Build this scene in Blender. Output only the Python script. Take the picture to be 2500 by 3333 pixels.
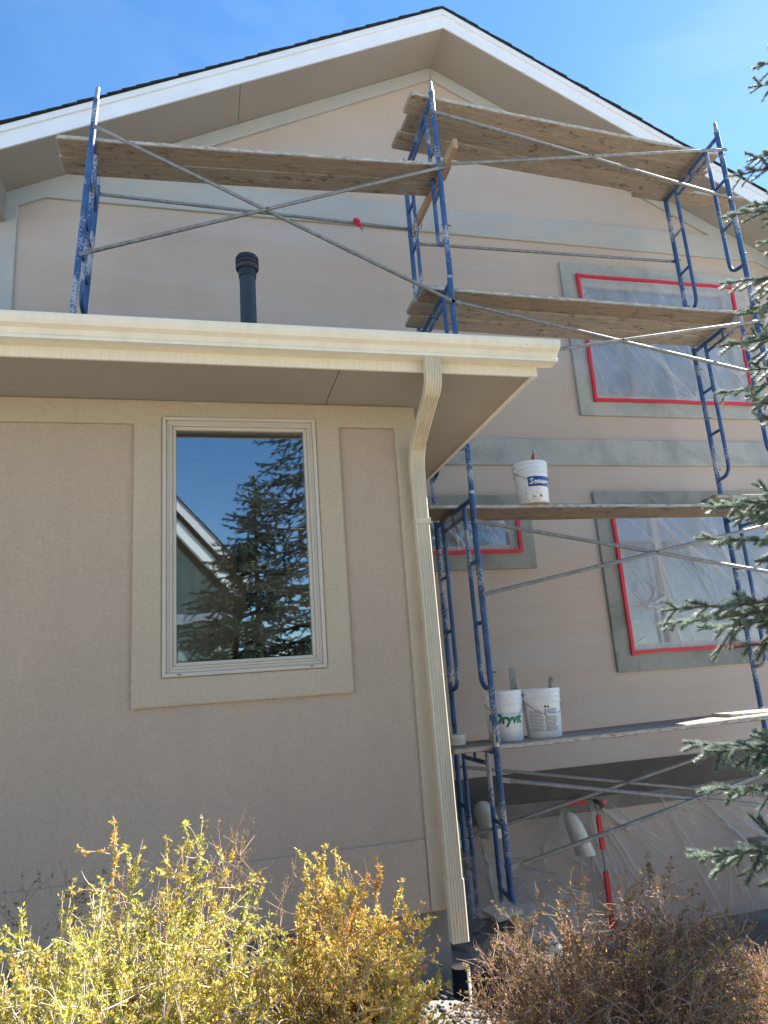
import bpy, bmesh, math, random
import numpy as np
from mathutils import Vector, Matrix, noise
from mathutils.geometry import tessellate_polygon

for o in list(bpy.data.objects):
    bpy.data.objects.remove(o, do_unlink=True)
SC = bpy.context.scene
COL = SC.collection
rad = math.radians
random.seed(7)
RNG = np.random.default_rng(11)

# ------------------------------------------------------------------ camera
EYE = 1.5
YAW, PITCH, ROLL = rad(14.675), rad(13.554), rad(-4.164)
fwd = Vector((math.sin(YAW) * math.cos(PITCH), math.cos(YAW) * math.cos(PITCH), math.sin(PITCH)))
rgt = Vector((math.cos(YAW), -math.sin(YAW), 0))
up = rgt.cross(fwd)
rgt, up = rgt * math.cos(ROLL) + up * math.sin(ROLL), up * math.cos(ROLL) - rgt * math.sin(ROLL)
cam = bpy.data.cameras.new('camera')
cam.sensor_fit = 'HORIZONTAL'
cam.sensor_width = 36.0
cam.lens = 36.0 * 2311.0 / 2500.0
cam.clip_start = 0.05
cam.clip_end = 4000
cam_o = bpy.data.objects.new('camera', cam)
COL.objects.link(cam_o)
cam_o.matrix_world = Matrix(((rgt.x, up.x, -fwd.x, 0), (rgt.y, up.y, -fwd.y, 0), (rgt.z, up.z, -fwd.z, EYE), (0, 0, 0, 1)))
SC.camera = cam_o

# ------------------------------------------------------------------ light
SUN = Vector((0.674, 0.241, 0.699)).normalized()
w = bpy.data.worlds.new('World')
SC.world = w
w.use_nodes = True
nt = w.node_tree
sky = nt.nodes.new('ShaderNodeTexSky')
sky.sky_type = 'NISHITA'
sky.sun_disc = False
sky.sun_elevation = math.asin(SUN.z)
sky.sun_rotation = math.atan2(SUN.x, SUN.y)
sky.altitude = 1600
sky.air_density = 1.0
sky.dust_density = 0.3
sky.ozone_density = 2.0
hs = nt.nodes.new('ShaderNodeHueSaturation')
hs.inputs['Hue'].default_value = 0.497
hs.inputs['Saturation'].default_value = 1.2
nt.links.new(sky.outputs[0], hs.inputs['Color'])
# thin, high wisps of cloud over the whole sky
tcw = nt.nodes.new('ShaderNodeTexCoord')
mpw = nt.nodes.new('ShaderNodeMapping')
mpw.inputs['Scale'].default_value = (1.2, 2.6, 3.0)
mpw.inputs['Rotation'].default_value = (.4, .2, .6)
nzw = nt.nodes.new('ShaderNodeTexNoise')
nzw.inputs['Scale'].default_value = 2.2
nzw.inputs['Detail'].default_value = 6
nzw.inputs['Distortion'].default_value = .7
rpw = nt.nodes.new('ShaderNodeValToRGB')
rpw.color_ramp.elements[0].position = .46
rpw.color_ramp.elements[0].color = (0, 0, 0, 1)
rpw.color_ramp.elements[1].position = .80
rpw.color_ramp.elements[1].color = (.12, .12, .12, 1)
mxw = nt.nodes.new('ShaderNodeMix')
mxw.data_type = 'RGBA'
mxw.inputs[7].default_value = (4.6, 5.2, 6.0, 1)
nt.links.new(tcw.outputs['Generated'], mpw.inputs[0])
nt.links.new(mpw.outputs[0], nzw.inputs['Vector'])
nt.links.new(nzw.outputs['Fac'], rpw.inputs[0])
nt.links.new(rpw.outputs[0], mxw.inputs[0])
nt.links.new(hs.outputs[0], mxw.inputs[6])
nt.links.new(mxw.outputs[2], nt.nodes['Background'].inputs[0])
nt.nodes['Background'].inputs[1].default_value = 0.072
sl = bpy.data.lights.new('sun', 'SUN')
sl.energy = 5.0
sl.angle = rad(0.53)
sl.color = (1.0, 0.95, 0.87)
so = bpy.data.objects.new('sun', sl)
COL.objects.link(so)
so.rotation_euler = SUN.to_track_quat('Z', 'Y').to_euler()
so.location = SUN * 30
SC.view_settings.view_transform = 'Standard'
SC.view_settings.look = 'None'
SC.view_settings.exposure = 2.18
SC.view_settings.gamma = 1.0
SC.view_settings.use_curve_mapping = False
SC.cycles.max_bounces = 8
SC.cycles.transparent_max_bounces = 24
SC.cycles.caustics_reflective = False
SC.cycles.caustics_refractive = False
SC.cycles.use_denoising = True

# ------------------------------------------------------------------ materials
MATS = {}


class NT:
    """small node helper"""
    def __init__(s, name):
        s.m = bpy.data.materials.new(name)
        s.m.use_nodes = True
        s.t = s.m.node_tree
        s.b = s.t.nodes['Principled BSDF']
        s.out = s.t.nodes['Material Output']
        s.tc = s.t.nodes.new('ShaderNodeTexCoord')
        MATS[name] = s.m

    def n(s, typ, **k):
        x = s.t.nodes.new(typ)
        for a, v in k.items():
            setattr(x, a, v)
        return x

    def l(s, a, b):
        s.t.links.new(a, b)

    def coord(s, scale=(1, 1, 1), kind='Object', rot=(0, 0, 0)):
        mp = s.n('ShaderNodeMapping')
        mp.inputs['Scale'].default_value = scale
        mp.inputs['Rotation'].default_value = rot
        s.l(s.tc.outputs[kind], mp.inputs[0])
        return mp.outputs[0]

    def noise(s, vec, scale, detail=4, rough=.55, dist=0):
        x = s.n('ShaderNodeTexNoise')
        x.inputs['Scale'].default_value = scale
        x.inputs['Detail'].default_value = detail
        x.inputs['Roughness'].default_value = rough
        x.inputs['Distortion'].default_value = dist
        s.l(vec, x.inputs['Vector'])
        return x.outputs['Fac']

    def ramp(s, fac, stops):
        x = s.n('ShaderNodeValToRGB')
        e = x.color_ramp.elements
        while len(e) < len(stops):
            e.new(0.5)
        for i, (p, c) in enumerate(stops):
            e[i].position = p
            e[i].color = (*c, 1) if len(c) == 3 else c
        s.l(fac, x.inputs[0])
        return x.outputs[0]

    def mix(s, fac, a, b, blend='MIX'):
        x = s.n('ShaderNodeMix')
        x.data_type = 'RGBA'
        x.blend_type = blend
        for sock, v in ((x.inputs[0], fac), (x.inputs[6], a), (x.inputs[7], b)):
            if hasattr(v, 'is_linked'):
                s.l(v, sock)
            elif isinstance(v, (int, float)):
                sock.default_value = v
            else:
                sock.default_value = (*v, 1)
        return x.outputs[2]

    def bump(s, h, strength, dist):
        x = s.n('ShaderNodeBump')
        x.inputs['Strength'].default_value = strength
        x.inputs['Distance'].default_value = dist
        s.l(h, x.inputs['Height'])
        s.l(x.outputs[0], s.b.inputs['Normal'])
        return x

    def base(s, c, rough=.7, metal=0, spec=.4):
        i = s.b.inputs['Base Color']
        if hasattr(c, 'is_linked'):
            s.l(c, i)
        else:
            i.default_value = (*c, 1)
        s.b.inputs['Roughness'].default_value = rough
        s.b.inputs['Metallic'].default_value = metal
        s.b.inputs['Specular IOR Level'].default_value = spec


def k(c, f):
    return tuple(x * f for x in c)


def stucco(name, col, var=.12, stain=None, grain=70, bump=.5, tint=None, smear=None, streak=0):
    m = NT(name)
    v = m.coord()
    big = m.noise(v, 1.1, 5, .6)
    c = m.ramp(big, [(.3, k(col, 1 - var)), (.7, k(col, 1 + var * .7))])
    if tint:
        t = m.noise(v, .55, 3, .5)
        c = m.mix(m.ramp(t, [(.45, (0, 0, 0)), (.65, (.6, .6, .6))]), c, tint)
    fine = m.noise(v, grain, 5, .65, .8)
    c = m.mix(.4, c, m.ramp(fine, [(.3, k(col, .72)), (.72, k(col, 1.22))]))
    if smear:      # wide trowel passes of paler base coat
        sv = m.noise(m.coord((.22, 1, 1.5)), 2.4, 5, .6, .5)
        c = m.mix(m.ramp(sv, [(.48, (0, 0, 0)), (.66, (.42, .42, .42))]), c, smear)
    if streak:     # faint run-down dirt
        sv = m.noise(m.coord((3.5, 3.5, .5)), 1.6, 6, .62)
        c = m.mix(m.ramp(sv, [(.45, (0, 0, 0)), (.72, (streak,) * 3)]), c, k(col, .62))
    if stain:
        st = m.noise(v, 2.3, 6, .7, .4)
        c = m.mix(m.ramp(st, [(.46, (0, 0, 0)), (.62, (.85, .85, .85))]), c, stain)
    m.base(c, .92, spec=.15)
    mid = m.noise(v, 11, 4, .6, 2.5)
    hh = m.n('ShaderNodeMath', operation='MULTIPLY_ADD')
    m.l(mid, hh.inputs[0]); hh.inputs[1].default_value = .9; m.l(fine, hh.inputs[2])
    m.bump(hh.outputs[0], bump, .006)
    return m.m


STUC = (.40, .338, .278)
stucco('wing_stucco', (.46, .362, .275), .10, grain=85, bump=1.0, tint=(.47, .352, .25), streak=.12)
stucco('trim_stucco', (.48, .392, .285), .10, grain=85, bump=.9)
stucco('gable_stucco', (.52, .418, .345), .10, grain=80, bump=.7, tint=(.51, .40, .30), smear=(.50, .47, .43), streak=.06)
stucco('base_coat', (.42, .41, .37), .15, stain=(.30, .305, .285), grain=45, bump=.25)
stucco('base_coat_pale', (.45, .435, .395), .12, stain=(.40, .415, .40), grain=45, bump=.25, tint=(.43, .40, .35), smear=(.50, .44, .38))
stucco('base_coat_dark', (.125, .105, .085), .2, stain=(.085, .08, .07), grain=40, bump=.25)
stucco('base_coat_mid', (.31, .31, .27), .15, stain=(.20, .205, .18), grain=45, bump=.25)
stucco('gable_soffit', (.36, .33, .295), .08, grain=120, bump=.08)
stucco('soffit_paint', (.335, .303, .25), .05, grain=120, bump=.08)
stucco('concrete', (.20, .195, .19), .2, stain=(.13, .125, .12), grain=35, bump=.3)


def simple(name, col, rough=.5, metal=0, spec=.4, var=.06, scale=8, bump=0, bscale=60, bdist=.002, kind='Object', stretch=(1, 1, 1)):
    m = NT(name)
    v = m.coord(stretch, kind)
    nz = m.noise(v, scale, 5, .6)
    m.base(m.ramp(nz, [(.3, k(col, 1 - var)), (.7, k(col, 1 + var))]), rough, metal, spec)
    if bump:
        m.bump(m.noise(v, bscale, 4, .6), bump, bdist)
    return m.m


simple('white_fascia', (.74, .76, .79), .45, var=.04, scale=3)
simple('cream_metal', (.73, .675, .545), .38, var=.06, scale=3, stretch=(5, 5, .8))
simple('cream_metal_brush', (.71, .645, .505), .45, var=.07, scale=5, stretch=(30, 1, 1))
simple('downspout_paint', (.56, .485, .355), .45, var=.11, scale=3, stretch=(5, 5, .8))
simple('window_vinyl', (.49, .43, .345), .4, var=.03)
simple('black_plastic', (.02, .02, .022), .45, var=.2)
simple('abs_pipe', (.035, .037, .045), .42, var=.1)
simple('galvanised', (.42, .42, .40), .38, metal=.75, var=.25, scale=30, bump=.1, bscale=90)
simple('pail_plastic', (.80, .80, .78), .35, var=.05, scale=10)
simple('wire', (.35, .35, .35), .35, metal=.9)
simple('rust_pin', (.10, .09, .085), .6, metal=.5, var=.4, scale=60)
simple('red_tape', (.62, .02, .035), .42, var=.14, scale=20, bump=.2, bscale=40)
simple('red_cloth', (.60, .02, .06), .8, var=.2)
simple('stud_wood', (.40, .25, .14), .7, var=.18, scale=10, stretch=(10, 1, 10), bump=.15, bscale=40)
simple('tape_roll', (.72, .68, .55), .7, var=.05)
simple('blue_print', (.02, .07, .26), .4)
simple('white_print', (.85, .85, .85), .4)
simple('green_print', (.01, .20, .11), .4)
simple('grey_print', (.33, .34, .34), .5, var=.25, scale=60)
simple('dark_print', (.08, .085, .09), .5)
simple('orange_print', (.55, .12, .03), .5)
simple('paint_drip', (.05, .05, .06), .6)
simple('blind_slat', (.30, .25, .21), .6)
simple('room_wall', (.68, .57, .43), .9, var=.05)
simple('room_floor', (.32, .22, .14), .6, var=.15)
simple('room_ceiling', (.6, .58, .54), .9)
simple('dark_wood', (.03, .022, .018), .4, var=.3)
simple('paper', (.62, .60, .54), .8, var=.05)
simple('print_ink', (.20, .19, .17), .8, var=.4, scale=30)
simple('orange_plastic', (.85, .24, .02), .4)
simple('screen_card', (.62, .66, .62), .5)
simple('steel_tool', (.32, .31, .29), .4, metal=.7, var=.3, scale=40)
simple('dry_mortar', (.30, .29, .26), .95, var=.3, scale=30, bump=.5)
simple('vent_white', (.52, .53, .48), .3, var=.06, scale=30)
simple('grey_box', (.24, .24, .215), .5, var=.1)
simple('bark', (.12, .095, .07), .95, var=.4, scale=20, bump=.8, bscale=40, bdist=.01)
simple('teal_siding', (.20, .29, .27), .6, var=.06)
simple('teal_shaded', (.10, .15, .15), .6, var=.06)  # darker copy of the siding, shade painted into the colour
simple('neighbour_white', (.80, .80, .78), .5)
simple('corrugated_black', (.015, .015, .016), .5)
simple('tarp_dark', (.02, .022, .026), .55, var=.3, scale=9)
simple('board_ply', (.46, .40, .31), .8, var=.2, scale=9, bump=.2)
simple('ac_paint', (.11, .115, .115), .5)

# painted scaffold tube: blue enamel with plaster spatter and rust scuffs
m = NT('scaffold_blue')
v = m.coord((1, 1, 1), 'Object')
geo = m.n('ShaderNodeNewGeometry')
oi = m.n('ShaderNodeObjectInfo')
add = m.n('ShaderNodeVectorMath', operation='ADD')
m.l(geo.outputs['Position'], add.inputs[0])
add.inputs[1].default_value = (0, 0, 0)
v = add.outputs[0]
sp = m.noise(v, 75, 3, .6)
pat = m.noise(v, 2.4, 3, .6)
mul = m.n('ShaderNodeMath', operation='ADD')
pw = m.n('ShaderNodeMapRange')
m.l(pat, pw.inputs[0])
pw.inputs[1].default_value = .3; pw.inputs[2].default_value = .7; pw.inputs[3].default_value = .18; pw.inputs[4].default_value = .78
m.l(sp, mul.inputs[0])
m.l(pw.outputs[0], mul.inputs[1])
# (ramps only read 0..1, so halve the sum first)
hv = m.n('ShaderNodeMath', operation='MULTIPLY')
m.l(mul.outputs[0], hv.inputs[0]); hv.inputs[1].default_value = .5
spf = m.ramp(hv.outputs[0], [(.525, (0, 0, 0)), (.60, (.80, .80, .80))])
c0 = m.ramp(m.noise(v, 5, 4), [(.3, (.020, .060, .165)), (.7, (.042, .12, .28))])
rustf = m.ramp(m.noise(v, 19, 5, .7), [(.60, (0, 0, 0)), (.70, (.8, .8, .8))])
c0 = m.mix(rustf, c0, (.075, .06, .055))
c = m.mix(spf, c0, (.50, .49, .47))
m.base(c, .5, 0, .4)
m.bump(hv.outputs[0], .15, .004)

# galvanised brace tube with plaster crust
m = NT('brace_steel')
geo = m.n('ShaderNodeNewGeometry')
v = geo.outputs['Position']
c = m.ramp(m.noise(v, 22, 5, .65), [(.32, (.17, .17, .155)), (.55, (.25, .245, .23)), (.78, (.36, .35, .325))])
m.base(c, .5, .35, .4)
m.bump(m.noise(v, 60, 4), .2, .003)

# weathered plank (grain along local X)
m = NT('plank_wood')
oi = m.n('ShaderNodeObjectInfo')
cmb = m.n('ShaderNodeVectorMath', operation='ADD')
sc_ = m.n('ShaderNodeVectorMath', operation='SCALE')
cx = m.n('ShaderNodeCombineXYZ')
for i in range(3):
    m.l(oi.outputs['Random'], cx.inputs[i])
m.l(cx.outputs[0], sc_.inputs[0]); sc_.inputs['Scale'].default_value = 40
m.l(m.tc.outputs['Object'], cmb.inputs[0]); m.l(sc_.outputs[0], cmb.inputs[1])


def mp_(vec, scale):
    x = m.n('ShaderNodeMapping')
    x.inputs['Scale'].default_value = scale
    m.l(vec, x.inputs[0])
    return x.outputs[0]


vv = cmb.outputs[0]
gr = m.noise(mp_(vv, (.9, 22, 22)), 3.2, 6, .62, .5)
gr2 = m.noise(mp_(vv, (.5, 7, 7)), 2.0, 4, .6, 1.5)
c = m.ramp(gr, [(.25, (.18, .15, .12)), (.5, (.335, .295, .25)), (.78, (.45, .415, .37))])
c = m.mix(m.ramp(gr2, [(.35, (0, 0, 0)), (.7, (.55, .55, .55))]), c, (.36, .32, .265))
blot = m.noise(mp_(vv, (1.6, 3.2, 3.2)), 4, 6, .72, .6)
c = m.mix(m.ramp(blot, [(.54, (0, 0, 0)), (.66, (.85, .85, .85))]), c, (.10, .08, .06))
grime = m.noise(mp_(vv, (1, 1.6, 1.6)), 7, 5, .7)
c = m.mix(m.ramp(grime, [(.57, (0, 0, 0)), (.68, (.7, .7, .7))]), c, (.46, .43, .37))
c = m.mix(.85, c, m.ramp(oi.outputs['Random'], [(0, (.80, .70, .60)), (.3, (1.1, 1.08, 1.06)), (.6, (.70, .66, .62)), (.8, (1.05, .95, .82)), (1, (.85, .82, .80))]), 'MULTIPLY')
m.base(c, .85, 0, .2)
m.bump(gr, .4, .004)

# near edge of planks: same wood, its sky light painted in as paler colour
m = NT('plank_edge_lit')
v = m.coord((1, 3, 3))
c = m.ramp(m.noise(v, 14, 6, .7), [(.30, (.16, .125, .09)), (.48, (.42, .39, .345)), (.7, (.62, .60, .55))])
m.base(c, .9, 0, .2)
m.bump(m.noise(v, 50, 4), .4, .003)

# asphalt shingles
m = NT('shingle')
v = m.coord()
c = m.ramp(m.noise(v, 90, 4, .7), [(.3, (.012, .013, .014)), (.7, (.055, .055, .052))])
m.base(c, .95, 0, .1)
m.bump(m.noise(v, 120, 3), .5, .003)

# window glass: strong coated reflection over a clear pane
m = NT('window_glass')
g = m.n('ShaderNodeBsdfGlossy')
g.inputs['Roughness'].default_value = 0.0
g.inputs['Color'].default_value = (.82, .92, 1, 1)
tr = m.n('ShaderNodeBsdfTransparent')
tr.inputs['Color'].default_value = (.80, .82, .78, 1)
lw = m.n('ShaderNodeFresnel')
lw.inputs['IOR'].default_value = 2.7
mx = m.n('ShaderNodeMixShader')
wv = m.noise(m.coord(), 1.7, 2, .5)
bm_ = m.n('ShaderNodeBump'); bm_.inputs['Strength'].default_value = .02; bm_.inputs['Distance'].default_value = .02
m.l(wv, bm_.inputs['Height']); m.l(bm_.outputs[0], g.inputs['Normal'])
m.l(lw.outputs[0], mx.inputs[0]); m.l(tr.outputs[0], mx.inputs[1]); m.l(g.outputs[0], mx.inputs[2])
m.l(mx.outputs[0], m.out.inputs[0])

m = NT('clear_glass')
g = m.n('ShaderNodeBsdfGlossy'); g.inputs['Roughness'].default_value = 0
tr = m.n('ShaderNodeBsdfTransparent')
fr = m.n('ShaderNodeFresnel'); fr.inputs['IOR'].default_value = 1.45
mx = m.n('ShaderNodeMixShader')
m.l(fr.outputs[0], mx.inputs[0]); m.l(tr.outputs[0], mx.inputs[1]); m.l(g.outputs[0], mx.inputs[2])
m.l(mx.outputs[0], m.out.inputs[0])

m = NT('dark_glass')
m.base((.03, .035, .04), .05, 0, .8)


def plastic(name, trans, col, rough=.12, haze=.3, folded=.15):
    m = NT(name)
    m.base(col, rough, 0, .8)
    trl = m.n('ShaderNodeBsdfTranslucent')
    trl.inputs['Color'].default_value = (*col, 1)
    tp = m.n('ShaderNodeBsdfTransparent')
    m1 = m.n('ShaderNodeMixShader'); m1.inputs[0].default_value = haze
    m.l(m.b.outputs[0], m1.inputs[1]); m.l(trl.outputs[0], m1.inputs[2])
    m2 = m.n('ShaderNodeMixShader')
    nz = m.noise(m.coord((1, 1, .6)), 3.5, 5, .6, .6)
    at = m.n('ShaderNodeAttribute', attribute_name='fold')   # bunched film is less clear
    f = m.n('ShaderNodeMapRange')
    m.l(nz, f.inputs[0])
    f.inputs[1].default_value = .3; f.inputs[2].default_value = .7
    f.inputs[3].default_value = trans - .12; f.inputs[4].default_value = trans + .10
    g_ = m.n('ShaderNodeMix')
    m.l(at.outputs['Fac'], g_.inputs[0]); m.l(f.outputs[0], g_.inputs[2]); g_.inputs[3].default_value = folded
    m.l(g_.outputs[0], m2.inputs[0])
    m.l(m1.outputs[0], m2.inputs[1]); m.l(tp.outputs[0], m2.inputs[2])
    m.l(m2.outputs[0], m.out.inputs[0])
    m.bump(m.noise(m.coord(), 16, 5, .6, 1.2), .5, .02)
    return m.m


plastic('plastic_film', .53, (.80, .81, .83), .12)
plastic('plastic_film_clear', .78, (.75, .76, .78), .10)
plastic('plastic_film_thin', .76, (.58, .54, .48), .14, folded=.12)


def leafmat(name, stops, transl=.45, rough=.55):
    m = NT(name)
    at = m.n('ShaderNodeAttribute', attribute_name='tint')
    c = m.ramp(at.outputs['Fac'], stops)
    m.base(c, rough, 0, .3)
    t = m.n('ShaderNodeBsdfTranslucent')
    m.l(c, t.inputs['Color'])
    mx = m.n('ShaderNodeMixShader'); mx.inputs[0].default_value = transl
    m.l(m.b.outputs[0], mx.inputs[1]); m.l(t.outputs[0], mx.inputs[2])
    m.l(mx.outputs[0], m.out.inputs[0])
    return m.m


leafmat('leaf_yellow', [(0, (.22, .27, .06)), (.3, (.46, .44, .08)), (.65, (.58, .49, .10)), (1, (.52, .32, .07))])
leafmat('leaf_orange', [(0, (.36, .37, .08)), (.35, (.58, .46, .10)), (.7, (.58, .39, .09)), (1, (.50, .24, .06))])
leafmat('leaf_brown', [(0, (.18, .16, .06)), (.4, (.29, .19, .08)), (.75, (.28, .12, .055)), (1, (.66, .54, .12))])
leafmat('needle_blue', [(0, (.11, .155, .135)), (.6, (.23, .285, .24)), (1, (.48, .52, .35))], .35, .5)
leafmat('needle_green', [(0, (.020, .040, .030)), (1, (.075, .10, .075))], .12, .5)
simple('twig', (.48, .39, .30), .9, var=.35, scale=25)
simple('twig_red', (.33, .215, .15), .9, var=.35, scale=25)
simple('twig_spruce', (.16, .10, .06), .9, var=.3)

# ground
m = NT('ground_gravel')
v = m.coord()
c = m.ramp(m.noise(v, 34, 6, .7), [(.3, (.24, .22, .19)), (.6, (.40, .37, .32)), (.75, (.50, .465, .41))])
c = m.mix(m.ramp(m.noise(v, .35, 4), [(.4, (0, 0, 0)), (.6, (.5, .5, .5))]), c, (.36, .33, .25))
m.base(c, .95, 0, .2)
m.bump(m.noise(v, 40, 5), .9, .02)
simple('stone_grey', (.085, .083, .08), .9, var=.45, scale=14, bump=.4)


# ------------------------------------------------------------------ mesh helpers
class MB:
    def __init__(s):
        s.v, s.f, s.mi = [], [], []

    def add(s, vs, fs, mi=0):
        o = len(s.v)
        s.v += [tuple(p) for p in vs]
        s.f += [tuple(i + o for i in f) for f in fs]
        s.mi += [mi] * len(fs)
        return s

    def box(s, x0, x1, y0, y1, z0, z1, mi=0):
        vs = [(x, y, z) for z in (z0, z1) for y in (y0, y1) for x in (x0, x1)]
        return s.add(vs, [(0, 2, 3, 1), (4, 5, 7, 6), (0, 1, 5, 4), (2, 6, 7, 3), (0, 4, 6, 2), (1, 3, 7, 5)], mi)

    def tube(s, pts, r, n=10, cap=True, mi=0):
        pts = [Vector(p) for p in pts]
        rs = r if isinstance(r, (list, tuple)) else [r] * len(pts)
        t0 = (pts[1] - pts[0]).normalized()
        a = Vector((0, 0, 1)) if abs(t0.z) < .9 else Vector((1, 0, 0))
        nrm = t0.cross(a).normalized()
        rings = []
        for i, p in enumerate(pts):
            if i == 0:
                t = pts[1] - pts[0]
            elif i == len(pts) - 1:
                t = pts[-1] - pts[-2]
            else:
                t = (pts[i + 1] - pts[i]).normalized() + (pts[i] - pts[i - 1]).normalized()
            t.normalize()
            nrm = (nrm - t * nrm.dot(t)).normalized()
            b = t.cross(nrm)
            rings.append([p + (nrm * math.cos(2 * math.pi * j / n) + b * math.sin(2 * math.pi * j / n)) * rs[i] for j in range(n)])
        vs = [q for rg in rings for q in rg]
        fs = []
        for i in range(len(pts) - 1):
            for j in range(n):
                j2 = (j + 1) % n
                fs.append((i * n + j, i * n + j2, (i + 1) * n + j2, (i + 1) * n + j))
        if cap:
            fs.append(tuple(range(n - 1, -1, -1)))
            fs.append(tuple((len(pts) - 1) * n + j for j in range(n)))
        return s.add(vs, fs, mi)

    def lathe(s, prof, c=(0, 0, 0), n=40, mi=0, close=False):
        vs, fs = [], []
        for r, z in prof:
            for j in range(n):
                a = 2 * math.pi * j / n
                vs.append((c[0] + r * math.cos(a), c[1] + r * math.sin(a), c[2] + z))
        for i in range(len(prof) - 1):
            for j in range(n):
                j2 = (j + 1) % n
                fs.append((i * n + j, i * n + j2, (i + 1) * n + j2, (i + 1) * n + j))
        if close:
            fs.append(tuple(range(n - 1, -1, -1)))
            fs.append(tuple((len(prof) - 1) * n + j for j in range(n)))
        return s.add(vs, fs, mi)

    def prism(s, poly, axis, a, b, mi=0):
        """poly: 2D points; axis 'x' -> (y,z), 'y' -> (x,z), 'z' -> (x,y); extruded a..b"""
        def P(q, t):
            return {'x': (t, q[0], q[1]), 'y': (q[0], t, q[1]), 'z': (q[0], q[1], t)}[axis]
        n = len(poly)
        vs = [P(q, a) for q in poly] + [P(q, b) for q in poly]
        fs = [tuple(range(n)), tuple(range(2 * n - 1, n - 1, -1))]
        fs += [(i, (i + 1) % n, n + (i + 1) % n, n + i) for i in range(n)]
        return s.add(vs, fs, mi)


def fin(bm, bev=0, seg=2, ang=35):
    bmesh.ops.recalc_face_normals(bm, faces=bm.faces)
    if bev:
        ed = [e for e in bm.edges if len(e.link_faces) == 2 and e.calc_face_angle(0) > rad(ang)]
        bmesh.ops.bevel(bm, geom=ed, offset=bev, segments=seg, profile=.5, affect='EDGES')


def mesh(mb, name, mats, bev=0, smooth=False, seg=2, recalc=True):
    me = bpy.data.meshes.new(name)
    me.from_pydata(mb.v, [], mb.f)
    for mt in (mats if isinstance(mats, (list, tuple)) else [mats]):
        me.materials.append(MATS[mt])
    if any(mb.mi):
        me.polygons.foreach_set('material_index', mb.mi)
    if bev or recalc:
        bm = bmesh.new(); bm.from_mesh(me)
        fin(bm, bev, seg)
        bm.to_mesh(me); bm.free()
    if smooth:
        me.polygons.foreach_set('use_smooth', [True] * len(me.polygons))
        try:
            me.set_sharp_from_angle(angle=rad(38))
        except Exception:
            pass
    me.update()
    return me


def np_mesh(name, verts, faces, mat, tint=None, smooth=False):
    """verts (N,3), faces (M,k) numpy"""
    me = bpy.data.meshes.new(name)
    nv, (nf, kf) = len(verts), faces.shape
    me.vertices.add(nv)
    me.vertices.foreach_set('co', np.asarray(verts, np.float32).ravel())
    me.loops.add(nf * kf)
    me.loops.foreach_set('vertex_index', faces.astype(np.int32).ravel())
    me.polygons.add(nf)
    me.polygons.foreach_set('loop_start', np.arange(0, nf * kf, kf, dtype=np.int32))
    me.polygons.foreach_set('loop_total', np.full(nf, kf, np.int32))
    me.update(calc_edges=True)
    if tint is not None:
        at = me.attributes.new('tint', 'FLOAT', 'FACE')
        at.data.foreach_set('value', np.asarray(tint, np.float32))
    if smooth:
        me.polygons.foreach_set('use_smooth', [True] * nf)
    me.materials.append(MATS[mat])
    return me


def link(name, me, parent=None):
    o = bpy.data.objects.new(name, me)
    COL.objects.link(o)
    if parent is not None:
        o.parent = parent
    return o


def obj(name, mb, mats, parent=None, bev=0, smooth=False, seg=2):
    return link(name, mesh(mb, name, mats, bev, smooth, seg), parent)


def tag(o, label, cat, group=None, kind=None):
    o['label'] = label
    if cat:
        o['category'] = cat
    if group:
        o['group'] = group
    if kind:
        o['kind'] = kind
    return o


def thing(name, label, cat, loc=(0, 0, 0), rz=0, group=None):
    o = bpy.data.objects.new(name, None)
    o.empty_display_size = .1
    COL.objects.link(o)
    o.location = loc
    o.rotation_euler = (0, 0, rz)
    return tag(o, label, cat, group)


def struct(name, mb, mats, label=None, smooth=False):
    o = obj(name, mb, mats, smooth=smooth)
    o['kind'] = 'structure'
    if label:
        o['label'] = label
    return o


def copy_tree(o, parent=None):
    c = o.copy()
    COL.objects.link(c)
    c.parent = parent
    for ch in list(o.children):
        copy_tree(ch, c)
    return c


def B(*a):
    return MB().box(*a)


def wall_holes(outer, holes, y0, y1):
    """vertical wall in the XZ plane, thickness y0..y1, with rectangular openings"""
    mb = MB()
    loops = [[Vector((x, z, 0)) for x, z in outer]] + [[Vector((x, z, 0)) for x, z in ((h[0], h[2]), (h[1], h[2]), (h[1], h[3]), (h[0], h[3]))] for h in holes]
    flat = [p for l in loops for p in l]
    tris = tessellate_polygon(loops)
    n = len(flat)
    vs = [(p.x, y0, p.y) for p in flat] + [(p.x, y1, p.y) for p in flat]
    fs = [t for t in tris] + [tuple(i + n for i in reversed(t)) for t in tris]
    o = 0
    for l in loops:
        c = len(l)
        for i in range(c):
            fs.append((o + i, o + (i + 1) % c, n + o + (i + 1) % c, n + o + i))
        o += c
    return mb.add(vs, fs)


def sm(a, b, x):
    t = min(1, max(0, (x - a) / (b - a)))
    return t * t * (3 - 2 * t)


# ------------------------------------------------------------------ ground
def gz(x, y):
    z = .12 * sm(2.3, 3.5, y) * (1 - sm(.9, 1.5, x))
    z -= .87 * sm(3.1, 4.5, y) * sm(.9, 1.9, x)
    z += .03 * noise.noise((x * .8, y * .8, 0))
    return z


def axis_pts(lo, a, b, hi, fine, coarse):
    p = list(np.arange(a, b + 1e-6, fine))
    q, s_ = a, fine
    left = []
    while q > lo:
        s_ = min(s_ * 1.5, coarse); q -= s_; left.append(q)
    q, s_ = b, fine
    right = []
    while q < hi:
        s_ = min(s_ * 1.5, coarse); q += s_; right.append(q)
    return left[::-1] + p + right


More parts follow.
